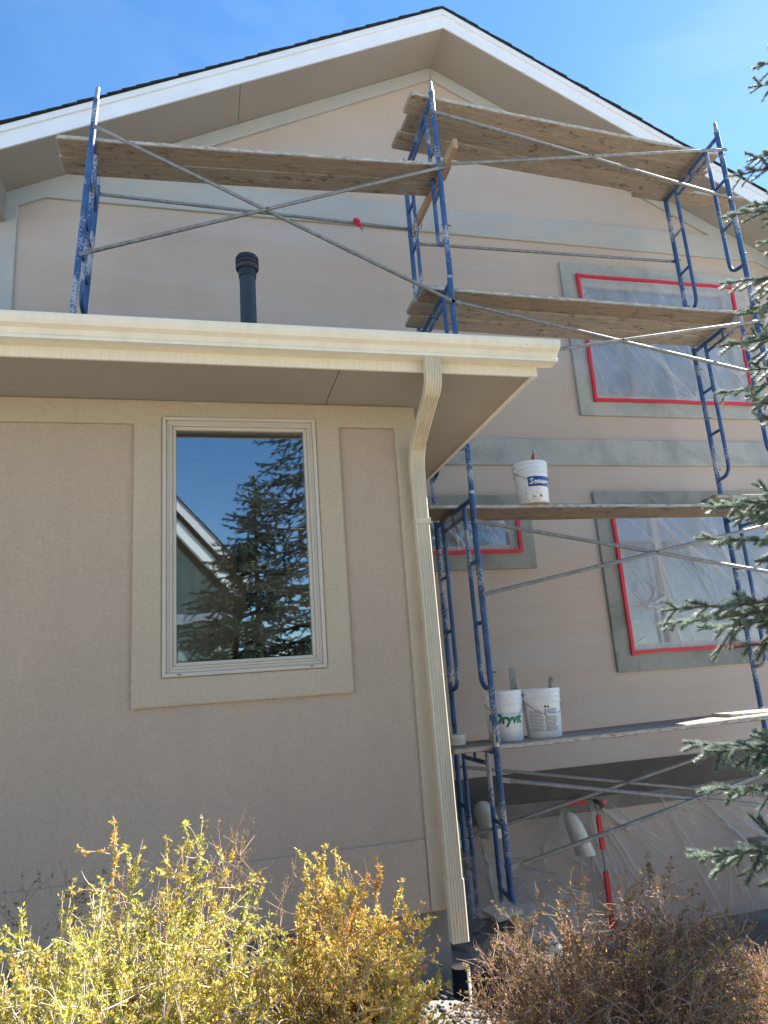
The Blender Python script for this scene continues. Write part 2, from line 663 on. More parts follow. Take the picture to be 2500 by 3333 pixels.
gx = axis_pts(-900, -3, 8, 900, .2, 150)
gy = axis_pts(-900, 0, 8, 900, .2, 150)
mb = MB()
vs = [(x, y, gz(x, y)) for y in gy for x in gx]
nx = len(gx)
fs = [(j * nx + i, j * nx + i + 1, (j + 1) * nx + i + 1, (j + 1) * nx + i) for j in range(len(gy) - 1) for i in range(nx - 1)]
mb.add(vs, fs)
struct('ground', mb, 'ground_gravel', smooth=True)

m = NT('bed_gravel')
v = m.coord()
c = m.ramp(m.noise(v, 34, 6, .7), [(.3, (.11, .10, .088)), (.6, (.205, .185, .16)), (.75, (.30, .275, .24))])
m.base(c, .95, 0, .2)
m.bump(m.noise(v, 40, 5), .9, .02)
bx_, by_ = np.linspace(-6, 9, 90), np.linspace(.95, 6.6, 60)
mb = MB()
mb.add([(x, y + (.12 * noise.noise((x, 0, 4)) if j == 0 else 0), gz(x, y) + .006) for j, y in enumerate(by_) for x in bx_],
       [(j * 90 + i, j * 90 + i + 1, (j + 1) * 90 + i + 1, (j + 1) * 90 + i) for j in range(59) for i in range(89)])
struct('garden_bed', mb, 'bed_gravel', smooth=True)

# ------------------------------------------------------------------ house
YG = 6.5          # gable wall plane
YF = 5.934        # gable fascia plane
PX, PZ = 2.637, 8.513   # soffit apex at the wall
XL, XR = -1.96, 7.23    # gable wall corners
house = thing('house', 'tan stucco house with a white-trimmed gable and a low wing in front', 'house', (0, 0, 0))


def sof(x):
    return PZ - .5 * abs(x - PX)


W1 = (4.19, 6.21, 4.37, 5.84)   # upper masked window opening
W2 = (4.18, 6.25, 1.65, 3.10)
W3 = (1.75, 3.05, 2.715, 3.10)
obj('gable_wall', wall_holes([(XL, -1.2), (XR, -1.2), (XR, sof(XR)), (PX, PZ), (XL, sof(XL))], [W1, W2, W3], YG, YG + .18), 'gable_stucco', house)
obj('side_wall', B(XR - .18, XR, YG + .18, 13, -1.2, sof(XR)), 'gable_stucco', house)
obj('side_wall', B(XL, XL + .18, YG + .18, 13, -1.2, sof(XL)), 'gable_stucco', house)
obj('back_wall', wall_holes([(XL, -1.2), (XR, -1.2), (XR, sof(XR)), (PX, PZ), (XL, sof(XL))], [], 13, 13.18), 'gable_stucco', house)

# rake frieze boards, horizontal bands, window surrounds (foam trim under base coat)
FP = .03
for s in (-1, 1):
    xe = XL if s < 0 else XR
    poly = [(PX, PZ - .002), (xe, sof(xe) - .002), (xe, sof(xe) - .19), (PX, PZ - .168)]
    obj('rake_frieze', MB().prism(poly, 'y', YG - FP - .004, YG + .01), 'trim_stucco' if 0 else 'base_coat_pale', house, bev=.008)
obj('trim_band', B(XL, XR, YG - FP, YG + .01, 6.285, 6.60), 'base_coat_pale', house, bev=.01)
obj('trim_band', B(1.2, XR, YG - FP, YG + .01, 3.60, 3.895), 'base_coat', house, bev=.01)
obj('corner_trim', B(XL - .03, -1.685, YG - FP + .004, YG + .01, 3.0, 6.284), 'base_coat_pale', house, bev=.01)
obj('corner_trim', B(6.955, XR + .03, YG - FP + .004, YG + .01, -1.2, 6.284), 'base_coat_pale', house, bev=.01)
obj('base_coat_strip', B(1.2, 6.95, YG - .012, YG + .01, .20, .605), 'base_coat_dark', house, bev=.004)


def surround(o, i, mt, y=YG - FP - .006):
    """o: outer rectangle, i: inner; four butted boards"""
    obj('window_surround', wall_holes([(o[0], o[2]), (o[1], o[2]), (o[1], o[3]), (o[0], o[3])], [i], y, YG + .012), mt, house, bev=.008)


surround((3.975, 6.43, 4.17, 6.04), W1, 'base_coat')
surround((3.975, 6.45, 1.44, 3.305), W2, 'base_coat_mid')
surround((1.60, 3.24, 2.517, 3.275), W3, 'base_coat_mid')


def gable_window(W, mull=()):
    wd = bpy.data.objects.new('window', None); COL.objects.link(wd); wd.parent = house
    y = YG + .02
    x0, x1, z0, z1 = W
    t = .055
    mbf = MB()
    mbf.box(x0, x0 + t, y, y + .08, z0, z1); mbf.box(x1 - t, x1, y, y + .08, z0, z1)
    mbf.box(x0 + t, x1 - t, y + .002, y + .078, z0, z0 + t); mbf.box(x0 + t, x1 - t, y + .002, y + .078, z1 - t, z1)
    for q in mull:
        mbf.box(q - .04, q + .04, y - .004, y + .07, z0 + t, z1 - t)
    obj('frame', mbf, 'window_vinyl', wd)
    obj('pane', B(x0 + t, x1 - t, y + .045, y + .049, z0 + t, z1 - t), 'window_glass', wd)
    q = MB()
    zz = z0 + .05
    while zz < z1 - .02:
        q.prism([(y + .10, zz), (y + .104, zz), (y + .135, zz + .038), (y + .131, zz + .038)], 'x', x0 + t * .5, x1 - t * .5)
        zz += .042
    obj('blind', q, 'blind_slat', wd)


gable_window(W1)
gable_window(W2, (4.70,))
gable_window(W3)

# rake soffits in panels, seams left open
TH = math.atan(.5)
for s in (-1, 1):
    xs = [PX, .405, XL - .35] if s < 0 else [PX, 4.87, XR + .35]
    for a, b in zip(xs[:-1], xs[1:]):
        a2 = a + s * (.004 if a != PX else 0)
        poly = [(a2, sof(a2)), (b - s * .001, sof(b)), (b - s * .001, sof(b) + .03), (a2, sof(a2) + .03)]
        obj('soffit_panel', MB().prism(poly, 'y', YF + .018, YG + .0), 'gable_soffit', house)
# fascia boards: wide lower board and a proud upper strip
FB = 8.53 - PZ
for s in (-1, 1):
    xe = XL - .35 if s < 0 else XR + .35
    zb = lambda x: sof(x) + FB - .02
    poly = [(PX, zb(PX)), (xe, zb(xe)), (xe, zb(xe) + .17), (PX, zb(PX) + .17)]
    obj('fascia_board', MB().prism(poly, 'y', YF - .002, YF + .0175), 'white_fascia', house, bev=.003)
    poly = [(PX, zb(PX) + .165), (xe, zb(xe) + .165), (xe, zb(xe) + .232), (PX, zb(PX) + .232)]
    obj('drip_trim', MB().prism(poly, 'y', YF - .024, YF + .014), 'white_fascia', house, bev=.003)
# roof: deck and shingle courses, each stepped over the one below
ZT = FB - .02 + .232
for s in (-1, 1):
    rf = bpy.data.objects.new('roof', None); COL.objects.link(rf); rf.parent = house
    xe = XL - .38 if s < 0 else XR + .38
    poly = [(PX, sof(PX) + ZT - .05), (xe, sof(xe) + ZT - .05), (xe, sof(xe) + ZT), (PX, sof(PX) + ZT)]
    obj('deck', MB().prism(poly, 'y', YF + .016, 13.3), 'shingle', rf)
    L = abs(xe - PX)
    step = .143 * math.cos(TH)
    nC = int(L / step) + 1
    for i in range(nC):
        d0 = i * step
        d1 = min(d0 + step * 1.12, L + .03)
        f = lambda d: sof(PX + s * d) + ZT
        jit = random.uniform(-.006, .006)
        poly = [(PX + s * d0, f(d0) + .002), (PX + s * d1, f(d1) + .011), (PX + s * d1, f(d1) + .026), (PX + s * d0, f(d0) + .015)]
        obj('shingle_course', MB().prism(poly, 'y', YF - .045 + jit, 13.35), 'shingle', rf)
# eave return boxes
obj('eave_return', MB().prism([(XL - .45, 5.93), (-1.785, 5.97), (-1.785, sof(-1.785) - .004), (XL - .45, sof(XL - .45) - .004)], 'y', YF + .01, YG - .045), 'soffit_paint', house)
obj('eave_return', MB().prism([(XR + .45, 5.93), (7.06, 5.97), (7.06, sof(7.06) - .004), (XR + .45, sof(XR + .45) - .004)], 'y', YF + .01, YG - .045), 'soffit_paint', house)

# ---- low wing
YW = 3.6
XC = 1.165
XW0 = -3.2
WIN = (-.20, .592, 1.60, 2.918)
obj('wing_wall', wall_holes([(XW0, .42), (XC, .42), (XC, 3.05), (XW0, 3.05)], [WIN], YW + .025, YW + .2), 'wing_stucco', house)
for a_ in ((YW + .2, 4.55, .42, 3.05), (5.85, YG - .001, .42, 3.05), (4.55, 5.85, .42, 1.15), (4.55, 5.85, 2.55, 3.05)):
    obj('wing_side_wall', B(XC - .175, XC, *a_), 'wing_stucco', house)
wd = bpy.data.objects.new('window', None); COL.objects.link(wd); wd.parent = house  # unseen side window, added to let more light into the room
q = MB()
for a_ in ((4.55, 4.61, 1.15, 2.55), (5.79, 5.85, 1.15, 2.55), (4.61, 5.79, 1.15, 1.21), (4.61, 5.79, 2.49, 2.55)):
    q.box(XC - .10, XC - .03, *a_)
obj('frame', q, 'window_vinyl', wd)
obj('pane', B(XC - .07, XC - .066, 4.61, 5.79, 1.21, 2.49), 'clear_glass', wd)
obj('wing_side_wall', B(XW0, XW0 + .175, YW + .2, YG - .001, .42, 1.0), 'wing_stucco', house)
obj('wing_side_wall', B(XW0, XW0 + .175, YW + .2, YG - .001, 2.8, 3.05), 'wing_stucco', house)
obj('added_side_pane', B(XW0 + .08, XW0 + .09, YW + .2, YG - .002, 1.0, 2.8), 'clear_glass', house)  # glazed opening out of view, added to brighten the room
obj('foundation', B(XW0 + .03, XC - .03, YW + .06, YG - .002, -1.2, .4195), 'concrete', house)
T0 = YW
obj('trim_board', wall_holes([(XW0, 2.88), (-.34, 2.88), (-.34, 1.465), (.724, 1.465), (.724, 2.88), (1.038, 2.88), (1.038, .425), (XC, .425), (XC, 3.012), (XW0, 3.012)], [WIN], YW, YW + .03), 'trim_stucco', house, bev=.011, seg=3)
obj('base_band', B(XW0, 1.037, YW + .017, YW + .03, .43, .748), 'wing_stucco', house, bev=.006, seg=3)

# main wing window: stepped vinyl casing, sash, glass
wd = bpy.data.objects.new('window', None); COL.objects.link(wd); wd.parent = house
steps = [(0, .018, YW - .006), (.018, .036, YW + .006), (.036, .047, YW + .0), (.047, .066, YW + .012)]
x0, x1, z0, z1 = WIN
for a, b, y in steps:
    q = MB()
    A_ = (x0 + a, x1 - a, z0 + a, z1 - a)
    B_ = (x0 + b, x1 - b, z0 + b, z1 - b)
    # mitred frame
    o4 = [(A_[0], A_[2]), (A_[1], A_[2]), (A_[1], A_[3]), (A_[0], A_[3])]
    i4 = [(B_[0], B_[2]), (B_[1], B_[2]), (B_[1], B_[3]), (B_[0], B_[3])]
    for t in range(4):
        t2 = (t + 1) % 4
        q.prism([o4[t], o4[t2], i4[t2], i4[t]], 'y', y, YW + .12)
    obj('casing', q, 'window_vinyl', wd, bev=.0025)
obj('pane', B(x0 + .0655, x1 - .0655, YW + .034, YW + .038, z0 + .0655, z1 - .0655), 'window_glass', wd)
q = MB()
for wx in (-.12, .515):
    q.box(wx - .008, wx + .008, YW - .010, YW - .004, z0 + .008, z0 + .012)
obj('weep_slot', q, 'black_plastic', wd)

# wing room behind the window
obj('room_wall', B(XW0 + .2, XC - .2, 6.30, 6.34, .45, 3.0), 'room_wall', house)
obj('room_floor', B(XW0 + .2, XC - .18, 3.81, 6.3, .425, .45), 'room_floor', house)
obj('room_ceiling', B(XW0 + .2, XC - .18, 3.81, 6.34, 2.99, 3.02), 'room_ceiling', house)

# wing eave
SX = 1.70
SZ = 3.0
poly_s = [(-4.8, .73, .735), ]
obj('wing_soffit', B(XW0 - .3, .655, 3.146, YW + .02, SZ + .012, SZ + .03), 'soffit_paint', house)
obj('wing_soffit', B(.659, XC - .0, 3.146, YW + .02, SZ + .012, SZ + .03), 'soffit_paint', house)
obj('wing_soffit', B(XC + .0, SX - .03, 3.146, YG - .03, SZ + .0125, SZ + .03), 'soffit_paint', house)
obj('wing_fascia', B(XW0 - .3, SX, 3.128, 3.145, SZ, SZ + .13), 'cream_metal_brush', house, bev=.003)
obj('wing_side_fascia', MB().prism([(3.1455, SZ + .002), (YG - .035, SZ + .002), (YG - .035, 4.82), (3.1455, 3.16)], 'x', SX - .03, SX - .004), 'cream_metal', house, bev=.003)
q = MB().prism([(3.085, 3.12), (YG - .001, 4.80), (YG - .001, 4.86), (3.085, 3.165)], 'x', XW0 - .35, SX + .012)
obj('wing_roof', q, 'shingle', house)
# K-style gutter
GX0, GX1 = XW0 - .35, 1.785
prof_o = [(3.127, 3.135), (3.127, 3.052), (3.048, 3.052), (3.046, 3.066), (3.056, 3.074), (3.040, 3.094), (3.016, 3.106), (3.004, 3.122), (3.000, 3.140), (3.000, 3.150), (3.012, 3.151)]
mbg = MB()


def sheet(mb, prof, x0, x1, th=.0016):
    n = len(prof)
    inn = []
    for i, p in enumerate(prof):
        a = Vector(prof[max(i - 1, 0)]); b = Vector(prof[min(i + 1, n - 1)])
        t = (b - a).normalized()
        inn.append((p[0] + t.y * th, p[1] - t.x * th))
    mb.prism(list(prof) + inn[::-1], 'x', x0, x1)


gut = bpy.data.objects.new('gutter', None); COL.objects.link(gut); gut.parent = house
q = MB(); sheet(q, prof_o, GX0, 1.545); obj('trough', q, 'cream_metal', gut)
q = MB(); sheet(q, [(a + (.0 if i == 0 else -.0012), b - .0012 if b < 3.1 else b) for i, (a, b) in enumerate(prof_o)], 1.535, GX1); obj('end_section', q, 'cream_metal', gut)
obj('end_cap', MB().prism([(p[0] + .0008, p[1] - (0 if p[1] > 3.06 else -.001)) for p in prof_o[:-1]], 'x', GX1 - .0022, GX1 - .0002), 'cream_metal', gut)
q = MB(); q.lathe([(0, 0), (.004, 0), (.004, .002), (0, .003)], n=10)
rv = obj('rivet', q, 'galvanised', gut); rv.location = (1.60, 3.008, 3.118); rv.rotation_euler = (rad(90 - 20), 0, 0)

# downspout: ribbed rectangular pipe with elbows
def ds_profile(w=.076, d=.052, ribs=5):
    pts = []
    hw, hd = w / 2, d / 2
    fr = []
    fr.append((-hw, -hd + .006)); fr.append((-hw + .006, -hd))
    for r in range(ribs):
        c = -hw + .006 + (w - .012) * (r + .5) / ribs
        fr += [(c - .0035, -hd), (c - .0015, -hd + .004), (c + .0015, -hd + .004), (c + .0035, -hd)]
    fr += [(hw - .006, -hd), (hw, -hd + .006)]
    bk = [(hw, hd - .006), (hw - .006, hd), (-hw + .006, hd), (-hw, hd - .006)]
    return fr + bk


def sweep_yz(path, prof, X):
    """path in (x, y, z); profile across X and along the in-plane normal"""
    mb = MB()
    n = len(prof)
    vs = []
    for i, p in enumerate(path):
        a = Vector(path[max(i - 1, 0)]); b = Vector(path[min(i + 1, len(path) - 1)])
        t = (b - a); t.x = 0; t.normalize()
        nrm = Vector((0, -t.z, t.y))  # perpendicular in YZ
        if t.z < 0:
            nrm = Vector((0, -t.z, t.y))
        sc = 1.0
        for (u, vv_) in prof:
            q_ = Vector(p) + Vector((u, 0, 0)) + nrm * vv_
            vs.append(tuple(q_))
    fs = []
    for i in range(len(path) - 1):
        for j in range(n):
            j2 = (j + 1) % n
            fs.append((i * n + j, i * n + j2, (i + 1) * n + j2, (i + 1) * n + j))
    fs.append(tuple(range(n))); fs.append(tuple((len(path) - 1) * n + j for j in range(n - 1, -1, -1)))
    return mb.add(vs, fs)


DX = 1.128
dsp = bpy.data.objects.new('downspout', None); COL.objects.link(dsp); dsp.parent = house
pr = ds_profile()
arc = [(DX - .02, 3.085, 3.062), (DX - .02, 3.085, 2.975)]
for i in range(1, 9):
    a = i / 8 * rad(62)
    arc.append((DX - .02, 3.085 + .10 * (1 - math.cos(a)), 2.975 - .10 * math.sin(a)))
obj('upper_elbow', sweep_yz(arc, ds_profile(.080, .056), DX), 'downspout_paint', dsp)
e = arc[-1]
P2 = (DX, 3.50, 2.735)
obj('offset_pipe', sweep_yz([(e[0], e[1] - .012, e[2] + .008), P2], pr, DX), 'downspout_paint', dsp)
t = (Vector(P2) - Vector(e)); t.x = 0; t.normalize()
a0 = math.atan2(-t.z, t.y)
low = [tuple(Vector(P2) - t * .03)]
for i in range(0, 9):
    a = a0 + (rad(90) - a0) * i / 8
    R_ = .09
    cy, cz = P2[1] + R_ * -math.sin(a0) * -1 * 0, 0
    low.append((DX + .004, P2[1] + .085 * (math.sin(a) - math.sin(a0)), P2[2] - .085 * (math.cos(a0) - math.cos(a)) - .05 * i / 8))
ely = low[-1][1]
low.append((DX + .004, ely, low[-1][2] - .05))
obj('lower_elbow', sweep_yz(low, ds_profile(.081, .057), DX), 'downspout_paint', dsp)
q = MB()
for i in range(7):
    p_ = low[2 + i] if 2 + i < len(low) else low[-1]
    q.box(DX - .037, DX + .045, p_[1] - .0305, p_[1] - .026, p_[2] - .003, p_[2] + .003)
obj('elbow_crimp', q, 'downspout_paint', dsp, bev=.0015)
obj('pipe', sweep_yz([(DX + .004, ely, low[-1][2] + .02), (DX + .010, ely, 1.6), (DX + .016, ely, .55)], pr, DX), 'downspout_paint', dsp)
obj('collar', sweep_yz([(DX + .016, ely, .57), (DX + .016, ely, .30)], ds_profile(.084, .06), DX), 'downspout_paint', dsp)
obj('strap', MB().box(DX - .036, DX + .05, ely - .0315, ely + .03, 2.315, 2.345), 'downspout_paint', dsp, bev=.002)

# vent pipe through the wing roof
vp = thing('vent_pipe', 'dark grey plastic vent pipe with a ribbed cap rising behind the gutter', 'pipe', (.316, 4.5, 3.8))
q = MB().lathe([(.0, 0), (.0555, 0), (.0555, .60), (.05, .60), (.05, .3), (0, .3)], n=32)
obj('pipe', q, 'abs_pipe', vp, smooth=True)
pf = [(.056, .52), (.060, .52), (.062, .57), (.072, .575), (.080, .59), (.080, .606), (.074, .608), (.074, .616), (.080, .618), (.080, .634), (.074, .636), (.074, .646), (.080, .648), (.080, .668), (.074, .680), (.064, .684), (.0, .684)]
obj('cap', MB().lathe(pf, n=36), 'black_plastic', vp, smooth=True)
obj('roof_flashing', MB().lathe([(.14, -.10), (.14, -.09), (.075, .06), (.057, .09), (.057, .0)], n=28), 'black_plastic', vp, smooth=True)

# ------------------------------------------------------------------ scaffold
FH, FW = 1.873, .98


def bend(p0, p1, p2, r, n=6):
    """rounded corner at p1"""
    p0, p1, p2 = Vector(p0), Vector(p1), Vector(p2)
    a = p1 + (p0 - p1).normalized() * r
    b = p1 + (p2 - p1).normalized() * r
    return [tuple(a.lerp(p1, t).lerp(p1.lerp(b, t), t)) for t in [i / n for i in range(n + 1)]]


def leg_mesh(pin=True):
    q = MB()
    q.tube([(0, 0, 0), (0, 0, FH)], .0235, 14)
    return q


def make_frame(label):
    """ladder frame in its own YZ plane, near leg at the origin"""
    f = thing('scaffold_frame', label, 'scaffold frame', group='blue scaffold frames')
    H = FH
    for y in (0, FW):
        l = obj('leg', MB().tube([(0, y, .004), (0, y, H)], .0235, 14), 'scaffold_blue', f, smooth=True)
        obj('coupling_pin', MB().tube([(0, y, H - .01), (0, y, H + .085), (0, y, H + .115)], [.0175, .0175, .012], 12), 'galvanised', l, smooth=True)
        obj('collar', MB().tube([(0, y, H - .014), (0, y, H + .012)], .0262, 14), 'galvanised', l, smooth=True)
        for z in (H - .245, H - .80, H - 1.37):
            obj('brace_stud', MB().tube([(-.03, y, z), (.05, y, z)], .006, 6), 'rust_pin', l)
    for y, s in ((.2, -1), (FW - .2, 1)):
        y_out = 0 if s < 0 else FW
        pts = [(0, y, H - .05)] + bend((0, y, H - .2), (0, y, H - 1.47), (0, y_out, H - 1.49), .11) + [(0, y_out - s * .015, H - 1.49)]
        obj('inner_leg', MB().tube(pts, .0185, 12), 'scaffold_blue', f, smooth=True)
        for z in (H - .535, H - 1.0):
            obj('rung', MB().tube([(0, y_out - s * .01, z), (0, y + s * .01, z)], .0155, 10), 'scaffold_blue', f, smooth=True)
    obj('ledger', MB().tube([(0, .01, H - .05), (0, FW - .01, H - .05)], .0205, 14), 'scaffold_blue', f, smooth=True)
    obj('lower_bar', MB().tube([(0, .205, H - .145), (0, FW - .205, H - .145)], .0165, 12), 'scaffold_blue', f, smooth=True)
    obj('spacer', MB().tube([(0, FW / 2, H - .14), (0, FW / 2, H - .06)], .012, 8), 'scaffold_blue', f, smooth=True)
    return f


def place_frame(f, near, far, zbase):
    f.location = (near[0], near[1], zbase)
    f.rotation_euler = (0, 0, math.atan2(-(far[0] - near[0]), far[1] - near[1]))


Z0 = 1.02 - FH
lv_name = ['resting on the ground', 'above the lowest plank', 'second from the top', 'topmost']
proto = make_frame('blue ladder scaffold frame at the wing corner, lowest, base behind the shrubs')
place_frame(proto, (2.01, 5.0), (2.04, 5.98), Z0)
mid_labels = [None,
              'blue ladder scaffold frame beside the downspout, curved leg ending at the pails',
              'blue ladder scaffold frame half hidden by the gutter end, carrying the middle planks',
              'tall blue scaffold frame in the centre, its post rising in front of the gable peak']
right_labels = ['blue scaffold frame at the right edge, lowest, behind the spruce',
                'blue scaffold frame in front of the large masked lower window',
                'blue scaffold frame in front of the masked upper window, below the middle planks',
                'blue scaffold frame at the upper right, its post top against the sky']
for i in range(1, 4):
    c = copy_tree(proto)
    place_frame(c, (2.015 + .006 * i, 5.0), (2.045 + .002 * i, 5.98), Z0 + i * FH + .002 * i)
    c['label'] = mid_labels[i]
for i in range(4):
    c = copy_tree(proto)
    place_frame(c, (5.05, 5.0), (5.135, 5.98), Z0 + i * FH + .002 * i)
    c['label'] = right_labels[i]

# left frame: leans a little, stands on the wing roof
lf = thing('scaffold_frame', 'weathered blue scaffold frame standing on the low roof at the left', 'scaffold frame', (-.905, 5.0, 4.17), 0, 'blue scaffold frames')
tn, tf = Vector((.13, 0, 2.06)), Vector((.01, .98, 2.03))
bn, bf = Vector((0, 0, .02)), Vector((-.085, .98, .50))


def on(a, b, z):
    return a.lerp(b, (z - a.z) / (b.z - a.z))


for a, b in ((bn, tn), (bf, tf)):
    p1 = on(a, b, b.z - .115)
    l = obj('leg', MB().tube([a, p1], .0235, 14), 'scaffold_blue', lf, smooth=True)
    obj('coupling_pin', MB().tube([on(a, b, b.z - .12), b], .0175, 12), 'galvanised', l, smooth=True)
    obj('base_plate', MB().box(a.x - .07, a.x + .07, a.y - .07, a.y + .07, a.z - .03, a.z - .015), 'galvanised', l, bev=.003)
for a, b, s in ((bn, tn, 1), (bf, tf, -1)):
    q1 = on(a, b, 1.60) + Vector((0, .2 * s, 0)); q2 = on(a, b, .62) + Vector((0, .2 * s, 0)); q3 = on(a, b, .60)
    obj('inner_leg', MB().tube([q1] + bend(q1, q2, q3, .1) + [q3], .0185, 12), 'scaffold_blue', lf, smooth=True)
    for z in (1.25, .9):
        obj('rung', MB().tube([on(a, b, z), on(a, b, z) + Vector((0, .2 * s, 0))], .0155, 10), 'scaffold_blue', lf, smooth=True)
obj('ledger', MB().tube([on(bn, tn, 1.645), on(bf, tf, 1.645)], .0205, 14), 'scaffold_blue', lf, smooth=True)
obj('lower_bar', MB().tube([on(bn, tn, 1.55) + Vector((0, .2, 0)), on(bf, tf, 1.55) - Vector((0, .2, 0))], .0165, 12), 'scaffold_blue', lf, smooth=True)


def bar_mesh(a, b, r=.0152):
    """brace bar with flattened, pierced ends"""
    a, b = Vector(a), Vector(b)
    d = (b - a).normalized()
    q = MB().tube([a + d * .05, a + d * .09, b - d * .09, b - d * .05], [.010, r, r, .010], 10)
    n = Vector((0, 1, 0))
    u = d.cross(n).normalized()
    for e, s in ((a, 1), (b, -1)):
        c0, c1 = e - d * s * .02, e + d * s * .07
        vs = []
        for c in (c0, c1):
            for su in (-1, 1):
                for sn in (-1, 1):
                    vs.append(c + u * su * .017 + n * sn * .0035)
        q.add(vs, [(0, 1, 3, 2), (4, 6, 7, 5), (0, 4, 5, 1), (2, 3, 7, 6), (0, 2, 6, 4), (1, 5, 7, 3)])
    return q


def cross_brace(a, b, c, d, label):
    """a-b and c-d are the two bars"""
    t = thing('cross_brace', label, 'cross brace', group='steel scaffold braces')
    A, Bv, C_, D_ = (Vector(p) for p in (a, b, c, d))
    off = Vector((0, -.016, 0))
    obj('bar', bar_mesh(A, Bv), 'brace_steel', t, smooth=True)
    obj('bar', bar_mesh(C_ + off, D_ + off), 'brace_steel', t, smooth=True)
    # pivot where they cross in the XZ plane
    den = (Bv.x - A.x) * (D_.z - C_.z) - (Bv.z - A.z) * (D_.x - C_.x)
    s = ((C_.x - A.x) * (D_.z - C_.z) - (C_.z - A.z) * (D_.x - C_.x)) / den
    p = A.lerp(Bv, s)
    obj('pivot_bolt', MB().tube([p + Vector((0, -.038, 0)), p + Vector((0, .018, 0))], .008, 8), 'rust_pin', t)
    return t


brl = ['crossed steel brace low in front of the plastic sheeting, sunlit at its right',
       'crossed steel brace in front of the large masked window',
       'crossed steel brace from the gutter end across the masked upper window',
       'crossed steel brace under the topmost planks at the right']
for i in range(4):
    zj = 1.02 + FH * i + .002 * i
    cross_brace((2.03, 4.968, zj - .24), (5.06, 4.968, zj - .80), (2.03, 4.968, zj - .80), (5.06, 4.968, zj - .24), brl[i])
cross_brace((2.07, 6.008, .775), (5.15, 6.008, .22), (2.07, 6.008, .22), (5.15, 6.008, .775), 'crossed steel brace close to the wall, in shade behind the lowest one')
cross_brace((-.775, 4.968, 5.836), (2.02, 4.968, 4.53), (-.842, 4.968, 4.711), (2.05, 4.968, 5.82), 'long crossed steel brace spanning from the left frame above the vent pipe')


def rail(a, b, label):
    t = thing('guard_rail', label, 'guard rail', group='steel scaffold braces')
    obj('bar', bar_mesh(a, b, .016), 'brace_steel', t, smooth=True)
    return t


rail((-.90, 6.005, 6.02), (2.06, 6.005, 5.945), 'straight steel rail close to the wall at the left, red rag on it')
rail((2.10, 6.005, 5.785), (5.14, 6.005, 5.84), 'straight steel rail close to the wall above the masked upper window')

# red rag tied on the left rail
q = MB()
rp = Vector((1.50, 5.985, 5.945))
q.tube([rp + Vector((-.03, 0, .012)), rp + Vector((-.022, -.012, .03)), rp + Vector((0, -.02, .025)), rp + Vector((.025, -.01, .02)), rp + Vector((.03, 0, .0))], [.006, .016, .02, .016, .006], 8)
for sx, ln in ((.0, .055), (.03, .075)):
    pts = [rp + Vector((sx * .3, -.015, .01)), rp + Vector((sx, -.02, -ln * .5)), rp + Vector((sx + .012, -.016, -ln))]
    q.tube(pts, [.012, .014, .004], 6)
rag = thing('red_rag', 'small red rag knotted on the steel rail', 'rag')
obj('knot', q, 'red_cloth', rag, smooth=True)
obj('blue_thread', MB().tube([rp + Vector((.03, -.02, -.03)), rp + Vector((.048, -.02, -.07)), rp + Vector((.05, -.02, -.10))], .004, 5), 'blue_print', rag)


# ------------------------------------------------------------------ planks
def plank(label, x0, x1, yc, w, z0, rz=0, tilt=0, th=.039, seed=0, group='wooden scaffold planks', clip=(.012, .012)):
    rr = random.Random(seed)
    L = x1 - x0
    n = 14
    vs, fs, mi = [], [], []
    warp = [rr.uniform(-.005, .005) for _ in range(5)]
    for i in range(n + 1):
        t = i / n
        x = -L / 2 + L * t
        sag = -.010 * (1 - (2 * t - 1) ** 2)
        wob = sum(a * math.sin((j + 1) * 2.1 * t + j) for j, a in enumerate(warp))
        tw = rr.uniform(-.0015, .0015)
        e = 0
        for (yy, zz) in ((-w / 2, 0), (w / 2, 0), (w / 2, th), (-w / 2, th)):
            cx_ = x
            vs.append((cx_, yy + rr.uniform(-.001, .001), zz + sag + wob * .4 + tw * (1 if yy > 0 else -1)))
    for i in range(n):
        for j in range(4):
            j2 = (j + 1) % 4
            fs.append((i * 4 + j, i * 4 + j2, (i + 1) * 4 + j2, (i + 1) * 4 + j))
            mi.append(1 if j == 3 else 0)
    fs += [(3, 2, 1, 0), (n * 4, n * 4 + 1, n * 4 + 2, n * 4 + 3)]
    mi += [0, 0]
    me = bpy.data.meshes.new('plank')
    me.from_pydata(vs, [], fs)
    me.materials.append(MATS['plank_wood']); me.materials.append(MATS['plank_edge_lit'])
    me.polygons.foreach_set('material_index', mi)
    bm = bmesh.new(); bm.from_mesh(me)
    bmesh.ops.recalc_face_normals(bm, faces=bm.faces)
    # clipped corners at both ends
    ed = [e_ for e_ in bm.edges if abs(e_.verts[0].co.x - e_.verts[1].co.x) < 1e-6 and abs(e_.verts[0].co.z - e_.verts[1].co.z) > .02 and abs(abs(e_.verts[0].co.x) - L / 2) < 1e-4]
    bmesh.ops.bevel(bm, geom=ed, offset=rr.uniform(*clip) if clip[0] != clip[1] else clip[0], segments=1, affect='EDGES')
    ed = [e_ for e_ in bm.edges if len(e_.link_faces) == 2 and e_.calc_face_angle(0) > rad(40)]
    bmesh.ops.bevel(bm, geom=ed, offset=.007, segments=1, affect='EDGES')
    bm.to_mesh(me); bm.free()
    o = link('plank', me)
    o.location = ((x0 + x1) / 2, yc, z0 + .010 + rr.uniform(0, .005))
    o.rotation_euler = (0, -tilt, rz)
    return tag(o, label, 'plank', group)


